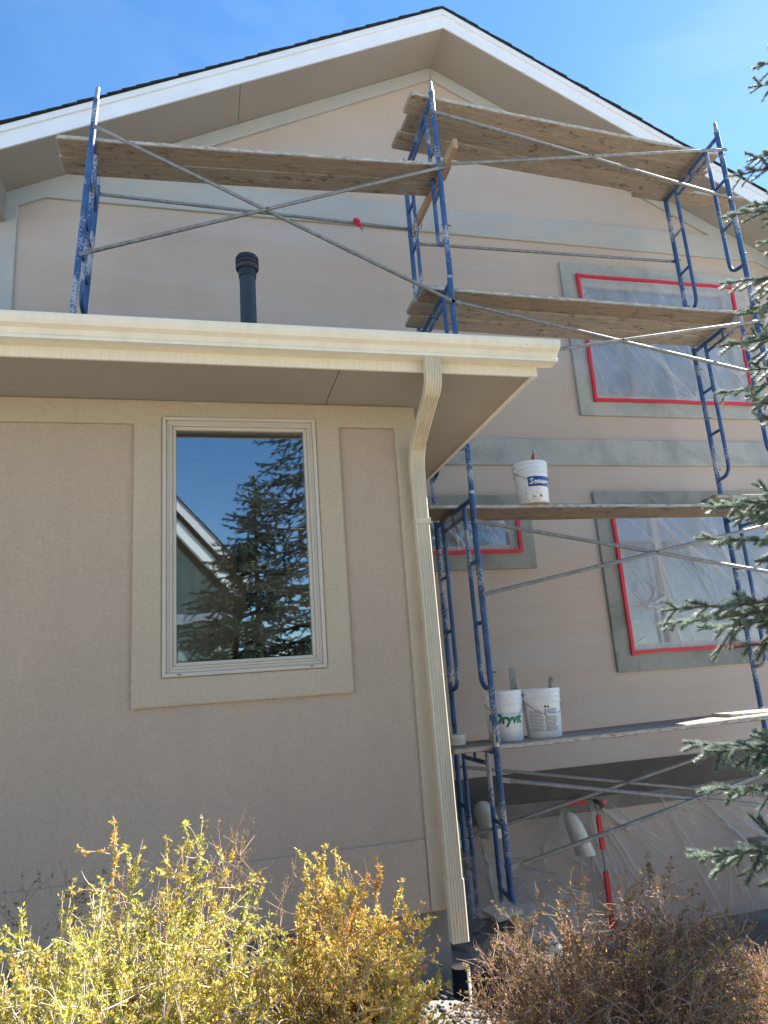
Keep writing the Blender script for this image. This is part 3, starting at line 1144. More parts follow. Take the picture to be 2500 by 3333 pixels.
# top right platform (three planks, laid slightly askew)
a = math.atan2(.23, 3.48)
for i, nm in enumerate(('nearest the viewer of the topmost planks at the right', 'middle one of the topmost planks at the right', 'closest to the wall of the topmost planks at the right')):
    w_ = .230
    plank('weathered grey plank, ' + nm, 1.84 + .04 * (i == 1), 5.30 + .05 * i, 5.270 + .2315 * i, w_, 6.622, a + .004 * i, 0, seed=20 + i, clip=(.008, .022))
plank('short weathered plank end at the upper right, under the frame against the gable', 4.72, 6.1, 5.60 + .33, .2, 6.622, .02, 0, seed=29)
# middle right platform
for i, nm in enumerate(('nearest the viewer of the planks below the masked window top', 'middle one of the planks below the masked window top', 'closest to the wall of the planks below the masked window top')):
    plank('weathered brown plank, ' + nm, 1.85 + (.0, -.03, .02)[i], 5.45 + .03 * i, 5.325 + .2275 * i, .2265, 4.752, .018, 0, seed=30 + i, clip=(.008, .022))
plank('weathered plank end lying on the middle planks at the right edge', 5.02, 6.6, 5.60, .22, 4.80, .03, 0, seed=36)
# lower right platform
plank('grey plank carrying the single blue-labelled pail, near one of its pair', 1.80, 5.40, 5.535, .226, 2.865, 0, 0, seed=40)
plank('grey plank carrying the single blue-labelled pail, wall side of its pair', 1.84, 5.42, 5.765, .228, 2.866, 0, 0, seed=41)
plank('dark plank end lapped over the pail plank at the right edge', 4.52, 6.5, 5.42, .222, 2.913, -.02, 0, seed=42)
# bottom platform
plank('grey sagging plank under the two white pails', 1.70, 5.30, 5.165, .235, .985, 0, .012, seed=50)
plank('wood plank behind the two white pails, wall side', 1.74, 5.30, 5.41, .235, .987, 0, .012, seed=51)
plank('stubby plank end at the right edge on the lowest platform', 4.12, 5.6, 5.30, .222, 1.013, .03, 0, seed=52)
# left platform
plank('brown plank spanning the left bay below the gable, near one', -1.09, 2.17, 5.162, .198, 5.843, -.024, .029, seed=60, clip=(.008, .022))
plank('brown plank spanning the left bay below the gable, wall side', -1.10, 2.15, 5.371, .212, 5.843, -.024, .029, seed=61, clip=(.008, .022))

# 2x4 stud tied across the centre frame under the left planks
st = link('wood_stud', mesh(MB().box(-.019, .019, -.60, .60, -.045, .045), 'wood_stud', 'stud_wood', bev=.003))
st.location = (2.085, 5.34, 5.888)
st.rotation_euler = (0, 0, .02)
tag(st, 'new orange wood stud tied across the central blue frame under the left planks', 'stud')
q = MB()
for yy in (5.15, 5.82):
    q.tube([(2.05, yy, 5.95), (2.115, yy + .01, 5.95), (2.118, yy, 5.84), (2.06, yy - .02, 5.78), (2.02, yy - .01, 5.72)], .004, 5)
o = obj('tie_wire', q, 'black_plastic', st)
o.matrix_parent_inverse = Matrix.LocRotScale(Vector(st.location), st.rotation_euler.to_quaternion(), None).inverted()


# ------------------------------------------------------------------ pails
def text_mesh(txt, size, shear=0, bold=0, space=1.0):
    cu = bpy.data.curves.new('lettering', 'FONT')
    cu.body = txt
    cu.size = size
    cu.shear = shear
    cu.offset = bold
    cu.space_character = space
    cu.resolution_u = 3
    ob = bpy.data.objects.new('lettering', cu)
    COL.objects.link(ob)
    bpy.context.view_layer.update()
    dg = bpy.context.evaluated_depsgraph_get()
    me = bpy.data.meshes.new_from_object(ob.evaluated_get(dg))
    COL.objects.unlink(ob)
    bpy.data.objects.remove(ob)
    return me


PR0, PR1, PHH = .130, .148, .365


def pail_r(z):
    return PR0 + (PR1 - PR0) * z / PHH


def wrap_mesh(me, a0, z0, lift=.0012, width=None):
    """bend flat lettering (x right, y up) round the pail, a0 = bearing of its left end"""
    bm = bmesh.new(); bm.from_mesh(me)
    bmesh.ops.triangulate(bm, faces=bm.faces)
    long = [e_ for e_ in bm.edges if e_.calc_length() > .02]
    if long:
        bmesh.ops.subdivide_edges(bm, edges=long, cuts=2)
    for v_ in bm.verts:
        z = z0 + v_.co.y
        R_ = pail_r(z) + lift
        an = a0 + v_.co.x / R_
        v_.co = (R_ * math.sin(an), -R_ * math.cos(an), z)
    bm.to_mesh(me); bm.free()
    return me


def patch(a0, a1, z0, z1, lift=.0007, n=24):
    q = MB()
    vs, fs = [], []
    for i in range(n + 1):
        an = a0 + (a1 - a0) * i / n
        for z in (z0, z1):
            R_ = pail_r(z) + lift
            vs.append((R_ * math.sin(an), -R_ * math.cos(an), z))
    for i in range(n):
        fs.append((2 * i, 2 * i + 2, 2 * i + 3, 2 * i + 1))
    return q.add(vs, fs)


def make_pail(label, loc, rz=0, handle=.9):
    p = thing('pail', label, 'pail', loc, rz, 'white plastic pails')
    r = pail_r
    prof = [(0, .006), (r(0) - .012, .004), (r(0) - .003, 0), (r(0), .004), (r(.26), .26), (r(.262) + .007, .2605), (r(.266) + .008, .264), (r(.272) + .002, .2745), (r(.298), .298), (r(.30) + .006, .2995), (r(.304) + .007, .303), (r(.31) + .002, .312), (r(.334), .334), (r(.336) + .006, .3355), (r(.342) + .007, .341), (r(.35) + .002, .3505), (r(.362) + .003, .362), (r(.365), .3655), (r(.365) - .003, .3645), (r(.05) - .004, .05), (0, .05)]
    obj('shell', MB().lathe(prof, n=48), 'pail_plastic', p, smooth=True)
    for s in (-1, 1):
        q = MB().tube([(s * (r(.30)), 0, .288), (s * (r(.30) + .014), 0, .288)], .014, 14)
        obj('ear', q, 'pail_plastic', p, smooth=True)
    # bail hanging at the front
    pts = []
    R_ = r(.29) + .012
    for i in range(25):
        t = math.pi * i / 24
        x = R_ * math.cos(t)
        dz = -math.sin(t) * .145 * handle
        y = -math.sqrt(max(0, (r(.29 + dz) + .011) ** 2 - x * x)) if abs(x) < r(.29 + dz) + .010 else 0
        pts.append((x, y, .288 + dz))
    h = obj('bail', MB().tube(pts, .0026, 6), 'wire', p, smooth=True)
    gp = pts[9:16]
    obj('grip', MB().tube([(a_, b_ - .002, c_) for a_, b_, c_ in gp], .008, 8), 'pail_plastic', h, smooth=True)
    return p


p1 = make_pail('spattered white pail with a blue label, alone on the upper plank', (2.775, 5.46, 2.907), rad(8), .86)
face = math.atan2(2.775, 5.46) * 1.0   # bearing of the camera seen from the pail
fa = -face - rad(8)
obj('blue_label', patch(fa + rad(-12), fa + rad(100), .135, .222), 'blue_print', p1)
me = wrap_mesh(text_mesh('Senergy', .070, .14, .0012, 1.0), fa + rad(-6), .156, .0016)
me.materials.clear(); me.materials.append(MATS['white_print']); link('lettering', me, p1)
tri = bpy.data.meshes.new('triangle'); tri.from_pydata([(0, 0, 0), (.032, 0, 0), (.016, .030, 0)], [], [(0, 1, 2)])
tri = wrap_mesh(tri, fa + rad(24), .040, .0014); tri.materials.append(MATS['orange_print']); link('triangle_mark', tri, p1)
for a_, z_, wdt, hh in ((0, .040, 14, .003), (-2, .018, 4, .008), (8, .016, 3, .008), (14, .017, 3, .006), (22, .016, 4, .007)):
    obj('small_print', patch(fa + rad(a_), fa + rad(a_ + wdt), z_, z_ + hh, .001, 4), 'dark_print', p1)
rr = random.Random(3)
q = MB()
for i in range(46):
    an = fa + rad(rr.gauss(-28, 28)); z = abs(rr.gauss(.05, .06)) + .008
    s_ = rr.uniform(.001, .004) * (2.2 if rr.random() < .12 else 1)
    R_ = pail_r(z) + .0012
    vs = []
    for j in range(7):
        t = 2 * math.pi * j / 7
        ss = s_ * rr.uniform(.6, 1.2)
        vs.append((R_ * math.sin(an + ss * math.cos(t) / R_), -R_ * math.cos(an + ss * math.cos(t) / R_), z + ss * 1.3 * math.sin(t)))
    q.add(vs, [tuple(range(7))])
sp_ = link('spatter', mesh(q, 'spatter', 'paint_drip', recalc=False), p1); sp_['kind'] = 'stuff'

p2 = make_pail('white pail with green lettering behind the blue scaffold leg', (2.215, 5.28, 1.017), rad(-4), .72)
fa = -math.atan2(2.215, 5.28) + rad(4)
me = wrap_mesh(text_mesh('Dryvit', .098, .22, .0045, .95), fa + rad(-40), .130, .0013)
me.materials.clear(); me.materials.append(MATS['green_print']); link('lettering', me, p2)
sw = bpy.data.meshes.new('swoosh')
sw.from_pydata([(0, .066, 0), (.075, .074, 0), (.070, .060, 0), (.030, .058, 0), (.016, .020, 0), (.004, .012, 0), (.010, .055, 0)], [], [(0, 1, 2, 3), (0, 3, 4, 5, 6)])
sw = wrap_mesh(sw, fa + rad(-56), .128, .0012); sw.materials.append(MATS['green_print']); link('emblem', sw, p2)

p3 = make_pail('white pail with a grey block of printed instructions, tool inside', (2.535, 5.28, 1.013), rad(6), .82)
fa = -math.atan2(2.535, 5.28) - rad(6)
obj('printed_label', patch(fa + rad(-44), fa + rad(4), .055, .205), 'pail_plastic', p3)
for c0, c1, z0_, z1_, n_ in ((-44, 3, .050, .205, 15), (6, 50, .050, .215, 17)):
    for i in range(n_):
        z = z1_ - (z1_ - z0_) * i / n_
        ragged = rr.uniform(-9, 0) if rr.random() < .6 else 0
        obj('print_line', patch(fa + rad(c0), fa + rad(c1 + ragged), z - .0065, z, .0011, 10), 'grey_print', p3)
for a_ in (6, 15):
    dm = bpy.data.meshes.new('diamond'); dm.from_pydata([(0, .0, 0), (.011, -.011, 0), (.022, 0, 0), (.011, .011, 0)], [], [(0, 1, 2, 3)])
    dm = wrap_mesh(dm, fa + rad(a_), .232, .0012); dm.materials.append(MATS['dark_print']); link('hazard_diamond', dm, p3)

# tools
t = thing('brush', 'red-handled brush standing in the blue-labelled pail', 'brush', (2.80, 5.46, 2.96))
obj('handle', MB().tube([(0, 0, 0), (.02, .02, .32), (.035, .03, .385), (.048, .035, .43)], [.010, .010, .014, .009], 10), 'red_tape', t, smooth=True)
obj('ferrule', MB().tube([(.046, .034, .425), (.056, .038, .46)], [.011, .012], 10), 'galvanised', t, smooth=True)
t = thing('trowel', 'plaster-caked tool handle leaning in the pail of printed instructions', 'trowel', (2.55, 5.27, 1.07))
obj('handle', MB().tube([(0, 0, 0), (.07, .0, .30), (.085, 0, .36), (.098, 0, .385)], [.012, .013, .019, .016], 10), 'dry_mortar', t, smooth=True)
t = thing('plaster_float', 'long grey plastering float propped upright between the two pails', 'float', (2.395, 5.45, 1.03))
obj('blade', MB().box(-.028, .028, -.004, .004, 0, .52), 'steel_tool', t, bev=.002)
obj('handle', MB().tube([(0, -.03, .05), (0, -.035, .30)], .014, 10), 'black_plastic', t, smooth=True)
obj('handle_post', MB().box(-.009, .009, -.03, -.003, .26, .28).box(-.009, .009, -.03, -.003, .07, .09), 'black_plastic', t)
for i in range(2):
    q = MB().lathe([(.038, 0), (.062, 0), (.062, .036), (.038, .036), (.038, 0)], n=36)
    o = obj('tape_roll', q, 'tape_roll', None, smooth=True)
    o.location = (1.80 + .006 * i, 5.23, 1.022 + .0375 * i)
    tag(o, ('lower', 'upper')[i] + ' of two stacked masking tape rolls on the plank end', 'tape roll', 'stacked masking tape rolls')


# ------------------------------------------------------------------ plastic sheeting
def ridge(a, p=5):
    return max(0, 1 - abs(a)) ** p


def film(name, x0, x1, z0, z1, nx_, nz_, fn, mat, parent):
    q = MB()
    vs, fo = [], []
    for j in range(nz_ + 1):
        for i in range(nx_ + 1):
            u, v_ = i / nx_, j / nz_
            x, y, z, fd = fn(u, v_)
            vs.append((x, y, z)); fo.append(min(1, max(0, fd)))
    fs = [(j * (nx_ + 1) + i, j * (nx_ + 1) + i + 1, (j + 1) * (nx_ + 1) + i + 1, (j + 1) * (nx_ + 1) + i) for j in range(nz_) for i in range(nx_)]
    q.add(vs, fs)
    me = mesh(q, name, mat, recalc=False)
    me.attributes.new('fold', 'FLOAT', 'POINT').data.foreach_set('value', fo)
    me.polygons.foreach_set('use_smooth', [True] * len(me.polygons))
    return link(name, me, parent)


def masked(label, W, seed, fan, trans='plastic_film', ncr=46):
    """clear film taped over a window, W is the tape's outer rectangle"""
    t = thing('plastic_cover', label, 'plastic sheet', (W[0], YG, W[2]), 0, 'plastic-masked windows')
    x0, x1, z0, z1 = W
    Wd, Hd = x1 - x0, z1 - z0
    nx_, nz_ = 250, max(60, int(250 * Hd / Wd))
    X, Z = np.meshgrid(np.linspace(0, Wd, nx_ + 1), np.linspace(0, Hd, nz_ + 1))
    e = np.clip(np.minimum(np.minimum(X, Wd - X), np.minimum(Z, Hd - Z)) / .12, 0, 1)
    base = np.array([[noise.noise((X[b, a] * 2.2, Z[b, a] * 1.4, seed)) + .5 * noise.noise((X[b, a] * 5, Z[b, a] * 3, seed + 3)) for a in range(0, nx_ + 1)] for b in range(0, nz_ + 1)])
    D = .020 * base
    Fd = .30 * np.clip(base, 0, 1)
    rr = random.Random(seed)
    for n in range(ncr):
        m_ = rr.random()
        if m_ < .30:      # star from one anchored point
            ax, az = fan[0] * Wd, fan[1] * Hd
            an = rr.uniform(.1, math.pi - .1); L = rr.uniform(.15, .45)
            bx, bz = ax + math.cos(an) * L, az + math.sin(an) * L
        elif m_ < .85:    # sagging folds hung from the upper left
            ax, az = rr.uniform(-.1, .8) * Wd, rr.uniform(.55, 1.05) * Hd
            L = rr.uniform(.35, 1.0) * Hd; an = rr.uniform(-1.45, -.7)
            bx, bz = ax + math.cos(an) * L, az + math.sin(an) * L
        else:             # pulls at the tape
            ax = rr.choice((0, Wd)); az = rr.uniform(0, Hd)
            an = rr.uniform(-.5, .5) + (math.pi if ax else 0); L = rr.uniform(.08, .25)
            bx, bz = ax + math.cos(an) * L, az + math.sin(an) * L
        ux, uz = bx - ax, bz - az
        ll = math.hypot(ux, uz)
        T = ((X - ax) * ux + (Z - az) * uz) / ll ** 2
        bow = .10 * ll * math.sin(n) * np.clip(T, 0, 1) * (1 - np.clip(T, 0, 1)) * 2
        Q = np.abs(((X - ax) * uz - (Z - az) * ux) / ll - bow)
        wd_ = rr.uniform(.007, .02) if m_ < .3 or rr.random() < .75 else rr.uniform(.03, .06)
        g_ = np.clip(1 - Q / wd_, 0, 1) ** 1.4 * np.clip((T + .03) * 6, 0, 1) * np.clip((1.03 - T) * 3, 0, 1)
        D += g_ * min(.022, wd_ * .9)
        Fd += g_ * rr.uniform(.3, .95)
    Y = -.050 - D * e
    V = np.stack([X, Y, Z], 2).reshape(-1, 3)
    ii = np.arange(nz_)[:, None] * (nx_ + 1) + np.arange(nx_)[None]
    F = np.stack([ii, ii + 1, ii + nx_ + 2, ii + nx_ + 1], 2).reshape(-1, 4)
    me = np_mesh('film', V, F, trans, smooth=True)
    me.attributes.new('fold', 'FLOAT', 'POINT').data.foreach_set('value', np.clip(Fd * e + (1 - e) * .25, 0, 1).astype(np.float32).ravel())
    link('film', me, t)
    tw = .034
    yf, yb = -.068, -.045
    for a_ in ((0, tw, -.012, Hd + .006), (Wd - tw, Wd, .004, Hd - .006), (tw * .3, Wd - tw * .4, 0, tw), (tw * .5, Wd + .006, Hd - tw, Hd)):
        q = MB()
        n = 26
        horiz = (a_[1] - a_[0]) > (a_[3] - a_[2])
        vs = []
        for i in range(n + 1):
            f_ = i / n
            j0 = .008 * noise.noise((f_ * 5 + seed, a_[0], a_[2])) + .003 * noise.noise((f_ * 23 + seed, a_[0], a_[2]))
            jy = .004 * noise.noise((f_ * 12 + seed, 3, a_[2]))
            if horiz:
                x = a_[0] + (a_[1] - a_[0]) * f_
                vs += [(x, yf + jy, a_[2] + j0), (x, yf + jy, a_[3] + j0), (x, yb, a_[3] + j0), (x, yb, a_[2] + j0)]
            else:
                z = a_[2] + (a_[3] - a_[2]) * f_
                vs += [(a_[0] + j0, yf + jy - .001, z), (a_[1] + j0, yf + jy - .001, z), (a_[1] + j0, yb, z), (a_[0] + j0, yb, z)]
        fs = []
        for i in range(n):
            for j in range(4):
                fs.append((i * 4 + j, i * 4 + (j + 1) % 4, i * 4 + 4 + (j + 1) % 4, i * 4 + 4 + j))
        fs += [(0, 1, 2, 3), (n * 4, n * 4 + 1, n * 4 + 2, n * 4 + 3)]
        obj('red_tape', q.add(vs, fs), 'red_tape', t)
    return t


masked('clear plastic film edged in red tape over the upper window', (4.15, 6.25, 4.33, 5.88), 1.3, (.62, .03))
masked('clear plastic film edged in red tape over the large lower window', (4.14, 6.29, 1.61, 3.14), 4.7, (.12, .30), ncr=60)
masked('clear plastic film edged in red tape over the small window behind the scaffold ladder', (1.71, 3.09, 2.675, 3.14), 8.1, (.55, .1), 'plastic_film_clear', 30)


# taut creases in the sheet: start, end, half-width, strength
CREASE = [(3.52, .26, 4.15, -.16, .05, .45), (3.56, .27, 3.84, -.41, .03, .5), (3.47, .28, 3.55, -.45, .025, .5), (3.60, .31, 4.09, -.07, .03, .4),
          (4.70, .16, 5.30, -.52, .05, 1.1), (4.85, .14, 5.40, -.30, .035, .5), (4.84, -.32, 5.02, -.50, .02, .8), (4.82, -.31, 4.86, -.50, .02, .8), (4.83, -.32, 4.93, -.50, .015, .7),
          (3.38, -.04, 3.55, -.68, .035, .8), (3.42, .1, 3.75, -.7, .025, .5), (3.10, .14, 3.18, .24, .03, .5), (3.16, -.13, 3.34, -.23, .03, .6), (3.16, .20, 2.93, -.06, .025, .4),
          (3.64, -.17, 3.70, -.45, .02, .5), (4.70, .05, 5.2, -.14, .02, .3), (2.80, .14, 2.96, .24, .02, .3), (3.30, -.13, 3.25, -.33, .02, .4), (2.92, -.20, 2.95, -.02, .02, .4),
          (2.60, -.20, 2.78, -.44, .03, .4), (4.23, -.83, 4.48, -.75, .04, .6), (4.26, -1.02, 4.44, -.95, .03, .5), (3.89, .28, 4.20, -.02, .02, .3), (4.93, .13, 5.35, -.06, .02, .3),
          (3.9, -.2, 4.3, -.6, .03, .3), (2.3, .2, 2.45, -.3, .02, .3), (5.5, .28, 5.9, -.5, .04, .5), (6.0, .28, 6.2, -.6, .04, .5)]

rc_ = random.Random(21)
for (fx, fz, n_, a0_, a1_) in ((3.47, .30, 16, -1.9, -.35), (5.25, .33, 12, -1.7, -.5), (4.83, -.33, 7, -2.2, -.9), (2.35, .33, 6, -1.9, -1.1), (6.2, .33, 8, -2.0, -1.0), (4.2, .33, 8, -1.4, -.5)):
    for _ in range(n_):
        an_ = rc_.uniform(a0_, a1_); L_ = rc_.uniform(.3, 1.1); r_ = rc_.uniform(.03, .25)
        CREASE.append((fx + math.cos(an_) * r_, fz + math.sin(an_) * r_, fx + math.cos(an_) * L_, fz + math.sin(an_) * L_, rc_.uniform(.012, .028), rc_.uniform(.25, .7)))
# sheet hung along the foot of the wall
def sk(u, v_):
    x = 1.2 + 5.8 * u
    top = .335 + .012 * math.sin(u * 9)
    z = top + (-1.08 - top) * v_
    d = .025 + .30 * max(0, v_ - .15) ** 1.4
    fd = 0
    for (ax, az_, bx, bz, wd_, st_) in CREASE:
        ux, uz = bx - ax, bz - az_
        ll = ux * ux + uz * uz
        tt = ((x - ax) * ux + (z - az_) * uz) / ll
        if -.05 < tt < 1.15:
            q_ = abs((x - ax) * uz - (z - az_) * ux) / math.sqrt(ll)
            w_ = wd_ * (.5 + .9 * tt)
            if q_ < w_:
                g_ = (1 - q_ / w_) ** 1.5 * min(1, (tt + .05) * 8) * min(1, (1.15 - tt) * 4)
                d += .03 * g_ * st_; fd += g_ * st_
    d += .02 * noise.noise((x * 2.2, z * 1.3, 5)) * min(1, v_ * 6) + .008 * noise.noise((x * 9, z * 5, 2)) * min(1, v_ * 6)
    return (x, YG - .016 - max(.004, d), z, fd + .15 * max(0, noise.noise((x * 7, z * 4, 3))))


t = thing('plastic_sheeting', 'clear plastic sheeting hung along the foot of the wall behind the shrubs', 'plastic sheet', (0, 0, 0))
film('sheet', 0, 0, 0, 0, 420, 110, sk, 'plastic_film_thin', t)
q = MB().box(3.24, 3.42, YG - .062, YG - .055, .285, .335)
obj('red_tape', q, 'red_tape', t, bev=.002)

# outdoor tap and its conduit, bound with red tape
t = thing('red_taped_pipe', 'upright pipe bound with red tape below a tap on the sheeted wall', 'pipe', (3.455, 6.30, -.85))
obj('pipe', MB().tube([(0, .0, 0), (0, 0, 1.1), (0, .05, 1.17), (0, .14, 1.17)], .009, 10), 'grey_box', t, smooth=True)
for z0_, z1_ in ((.76, 1.05), (.10, .58)):
    obj('red_tape', MB().box(-.023, .023, -.014, .012, z0_, z1_), 'red_tape', t, bev=.006)
obj('tap_body', MB().tube([(0, .02, 1.17), (.0, -.05, 1.16), (.02, -.07, 1.12)], [.020, .018, .014], 10), 'rust_pin', t, smooth=True)
q = MB().lathe([(.0, -.006), (.024, -.006), (.028, 0), (.024, .006), (0, .006)], n=16)
o = obj('tap_handle', q, 'red_tape', t, smooth=True); o.location = (.045, -.055, 1.165); o.rotation_euler = (rad(70), 0, rad(30))


def wrapped_vent(label, loc, h, r0, lean):
    t = thing('covered_vent', label, 'vent', loc, 0, 'film-wrapped wall vents')
    q = MB()
    n = 20
    vs = []
    rows = 14
    for j in range(rows + 1):
        v_ = j / rows
        a_ = v_ * math.pi * .5
        wz = h * (1 - v_ ** 1.15)
        ww = r0 * (math.sqrt(max(.02, 1 - (1 - min(1, v_ * 2.2)) ** 2))) * (.92 + .12 * v_)
        for i in range(n):
            t_ = math.pi * i / (n - 1)
            k_ = 1 + .04 * noise.noise((i * .7, j * .5, h * 7))
            vs.append((math.cos(t_) * ww * k_ + lean * (h - wz), -math.sin(t_) * ww * 1.15 * k_, wz))
    fs = [(j * n + i, j * n + i + 1, (j + 1) * n + i + 1, (j + 1) * n + i) for j in range(rows) for i in range(n - 1)]
    q.add(vs, fs)
    o = obj('hood', q, 'vent_white', t, smooth=True)
    obj('grille', MB().box(-r0 * .9 + lean * h, -r0 * .55 + lean * h, -r0 * .5, 0, .03, h * .7), 'black_plastic', t, bev=.004)
    return t


wrapped_vent('white hooded vent under plastic beside the red-taped pipe', (3.11, 6.20, -.08), .36, .085, .32)
wrapped_vent('white hooded vent under plastic behind the scaffold ladder legs', (2.36, 6.35, .13), .30, .10, .22)
wrapped_vent('white hooded vent half hidden behind the downspout', (2.02, 6.35, .10), .26, .10, .15)
t = thing('vent_box', 'grey wall vent box poking through the sheeting at the right', 'vent', (4.97, 6.18, -.38))
q = MB().prism([(-.16, .24), (.02, .24), (.02, 0), (-.13, .02), (-.10, .14)], 'x', -.07, .08)
obj('hood', q, 'grey_box', t, bev=.005)
obj('flap', MB().box(-.075, .085, -.17, -.155, -.02, .07), 'grey_box', t, bev=.004)
obj('opening', MB().box(-.076, -.069, -.10, .01, .03, .15), 'black_plastic', t)

# things heaped by the corner under the scaffold
t = thing('air_conditioner', 'dark slatted air conditioner under plastic beside the wing corner', 'air conditioner', (1.62, 4.62, -.86))
obj('case', MB().box(-.30, .30, -.30, .30, 0, .80), 'ac_paint', t, bev=.02)
for i in range(15):
    obj('slat', MB().box(-.285, .285, -.318, -.298, .07 + .046 * i, .098 + .046 * i), 'ac_paint', t, bev=.003)
obj('top_grille', MB().lathe([(.05, .802), (.26, .802), (.26, .83), (.05, .815), (.05, .802)], n=28), 'black_plastic', t, smooth=True)


def drape(u, v_):
    x = 1.22 + 1.35 * u
    y = 4.15 + 1.9 * v_
    c_ = max(abs(x - 1.62) - .33, abs(y - 4.62) - .33)
    z = -.02 if c_ < 0 else -.02 - min(.7, c_ * 1.5)
    z2 = -.02 + .12 * sm(5.0, 5.7, y) * (1 - sm(2.1, 2.5, x))
    z = max(z, z2 if y > 4.9 else z)
    z += .05 * noise.noise((x * 4, y * 4, 1)) + .02 * noise.noise((x * 13, y * 13, 2))
    return (x, y, z + .03, .5 * ridge(noise.noise((x * 5, y * 5, 1)) * 4, 2))


t = thing('plastic_drop_sheet', 'crumpled clear plastic drop sheet heaped at the foot of the central scaffold', 'plastic sheet')
film('sheet', 0, 0, 0, 0, 70, 80, drape, 'plastic_film_thin', t)
o = obj('scrap_board', MB().box(-.10, .10, -.09, .09, 0, .03), 'board_ply', None, bev=.006)
o.location = (1.80, 4.66, .035); o.rotation_euler = (rad(4), rad(-3), rad(12))
tag(o, 'pale scrap board lying on the plastic below the scaffold leg', 'board')

# corrugated drain hose under the downspout
q = MB()
pts, rs = [], []
for i in range(70):
    f_ = i / 69
    pts.append((1.135 + .02 * f_ ** 1.6, 3.54 + .10 * f_ * f_, .20 - .26 * f_))
    rs.append(.036 if i % 2 else .044)
q.tube(pts, rs, 14)
o = obj('drain_hose', q, 'corrugated_black', None, smooth=False)
tag(o, 'black corrugated drain hose below the downspout', 'hose')
o = MB()
vs, fs = [], []
for j in range(13):
    for i in range(13):
        u, v_ = i / 12 - .5, j / 12 - .5
        d = math.hypot(u, v_) * 2
        vs.append((u * .9, v_ * .7, .34 * max(0, 1 - d * d) + .05 * noise.noise((u * 7, v_ * 7, 3))))
fs = [(j * 13 + i, j * 13 + i + 1, (j + 1) * 13 + i + 1, (j + 1) * 13 + i) for j in range(12) for i in range(12)]
o.add(vs, fs)
o = obj('dark_tarp', o, 'tarp_dark', None, smooth=True)
o.location = (1.50, 4.02, -.35)
tag(o, 'bunched dark tarp in the shade behind the downspout foot', 'tarp')

# ------------------------------------------------------------------ things in the room
t = thing('framed_certificate', 'black-framed certificate hanging on the room wall behind the glass', 'picture frame', (.49, 6.29, 2.50))
for a_ in ((-.215, .215, 0, .022), (-.215, .215, .343, .365), (-.215, -.193, .022, .343), (.193, .215, .022, .343)):
    obj('frame', MB().box(a_[0], a_[1], -.03, 0, a_[2], a_[3]), 'dark_wood', t, bev=.003)
obj('mat', MB().box(-.193, .193, -.012, -.004, .022, .343), 'paper', t)
obj('document', MB().box(-.12, .12, -.014, -.0122, .12, .31), 'print_ink', t)
obj('name_plate', MB().box(-.045, .045, -.015, -.0122, .05, .085), 'dark_wood', t)
t = thing('calendar', 'dark printed calendar on the room wall below the certificate', 'calendar', (.48, 6.29, 2.17))
obj('picture', MB().box(-.13, .13, -.008, 0, .0, .165), 'print_ink', t)
obj('binding', MB().box(-.13, .13, -.012, 0, .1655, .18), 'dark_wood', t)
t = thing('desk', 'dark desk top just inside the wing window', 'desk', (.2, 4.2, .45))
obj('top', MB().box(-.9, .7, -.36, .36, 1.085, 1.115), 'dark_wood', t, bev=.004)
for x_ in (-.85, .65):
    for y_ in (-.32, .32):
        obj('leg', MB().box(x_ - .025, x_ + .025, y_ - .025, y_ + .025, 0, 1.084), 'dark_wood', t)
t = thing('card_holder', 'black stand with a pale price card at the bottom of the window', 'stand', (.215, 3.93, 1.566))
obj('stand', MB().box(-.075, .075, 0, .03, 0, .16), 'black_plastic', t, bev=.006)
obj('card', MB().box(-.02, .03, -.003, -.0005, .10, .15), 'screen_card', t)
t = thing('headset', 'black headset standing on the desk behind the price card', 'headset', (.25, 4.02, 1.566))
pts = [(.075 * math.cos(a_ * math.pi / 14), 0, .10 + .105 * math.sin(a_ * math.pi / 14)) for a_ in range(15)]
obj('headband', MB().tube(pts, .010, 8), 'black_plastic', t, smooth=True)
for s in (-1, 1):
    obj('ear_cup', MB().tube([(s * .06, 0, .08), (s * .09, 0, .08)], .042, 16), 'black_plastic', t, smooth=True)
t = thing('orange_bottle', 'small orange bottle with a black mark behind the glass', 'bottle', (.165, 4.06, 1.566))
obj('body', MB().lathe([(0, 0), (.024, 0), (.024, .19), (.016, .215), (.016, .24), (0, .24)], n=20), 'orange_plastic', t, smooth=True)
obj('mark', MB().box(-.012, .012, -.026, -.0235, .09, .15), 'black_plastic', t)
t = thing('chair', 'dark rounded chair back inside the room at the right of the window', 'chair', (.62, 4.75, .45))
pts = [(.20 * math.cos(a_ * math.pi / 12), 0, 1.22 + .22 * math.sin(a_ * math.pi / 12)) for a_ in range(13)]
obj('backrest', MB().tube([(.20, 0, .95)] + pts + [(-.20, 0, .95)], .03, 8), 'black_plastic', t, smooth=True)
obj('back_pad', MB().box(-.18, .18, -.015, .015, .95, 1.36), 'black_plastic', t, bev=.012)
obj('seat', MB().box(-.24, .24, -.22, .24, .44, .52), 'black_plastic', t, bev=.02)
obj('post', MB().tube([(0, 0, .02), (0, 0, .45)], .03, 10), 'black_plastic', t)
obj('spine', MB().box(-.03, .03, .016, .05, .46, 1.0), 'black_plastic', t)
for i in range(5):
    a_ = i * 2 * math.pi / 5
    obj('foot', MB().tube([(0, 0, .06), (.28 * math.cos(a_), .28 * math.sin(a_), .03)], .018, 6), 'black_plastic', t)


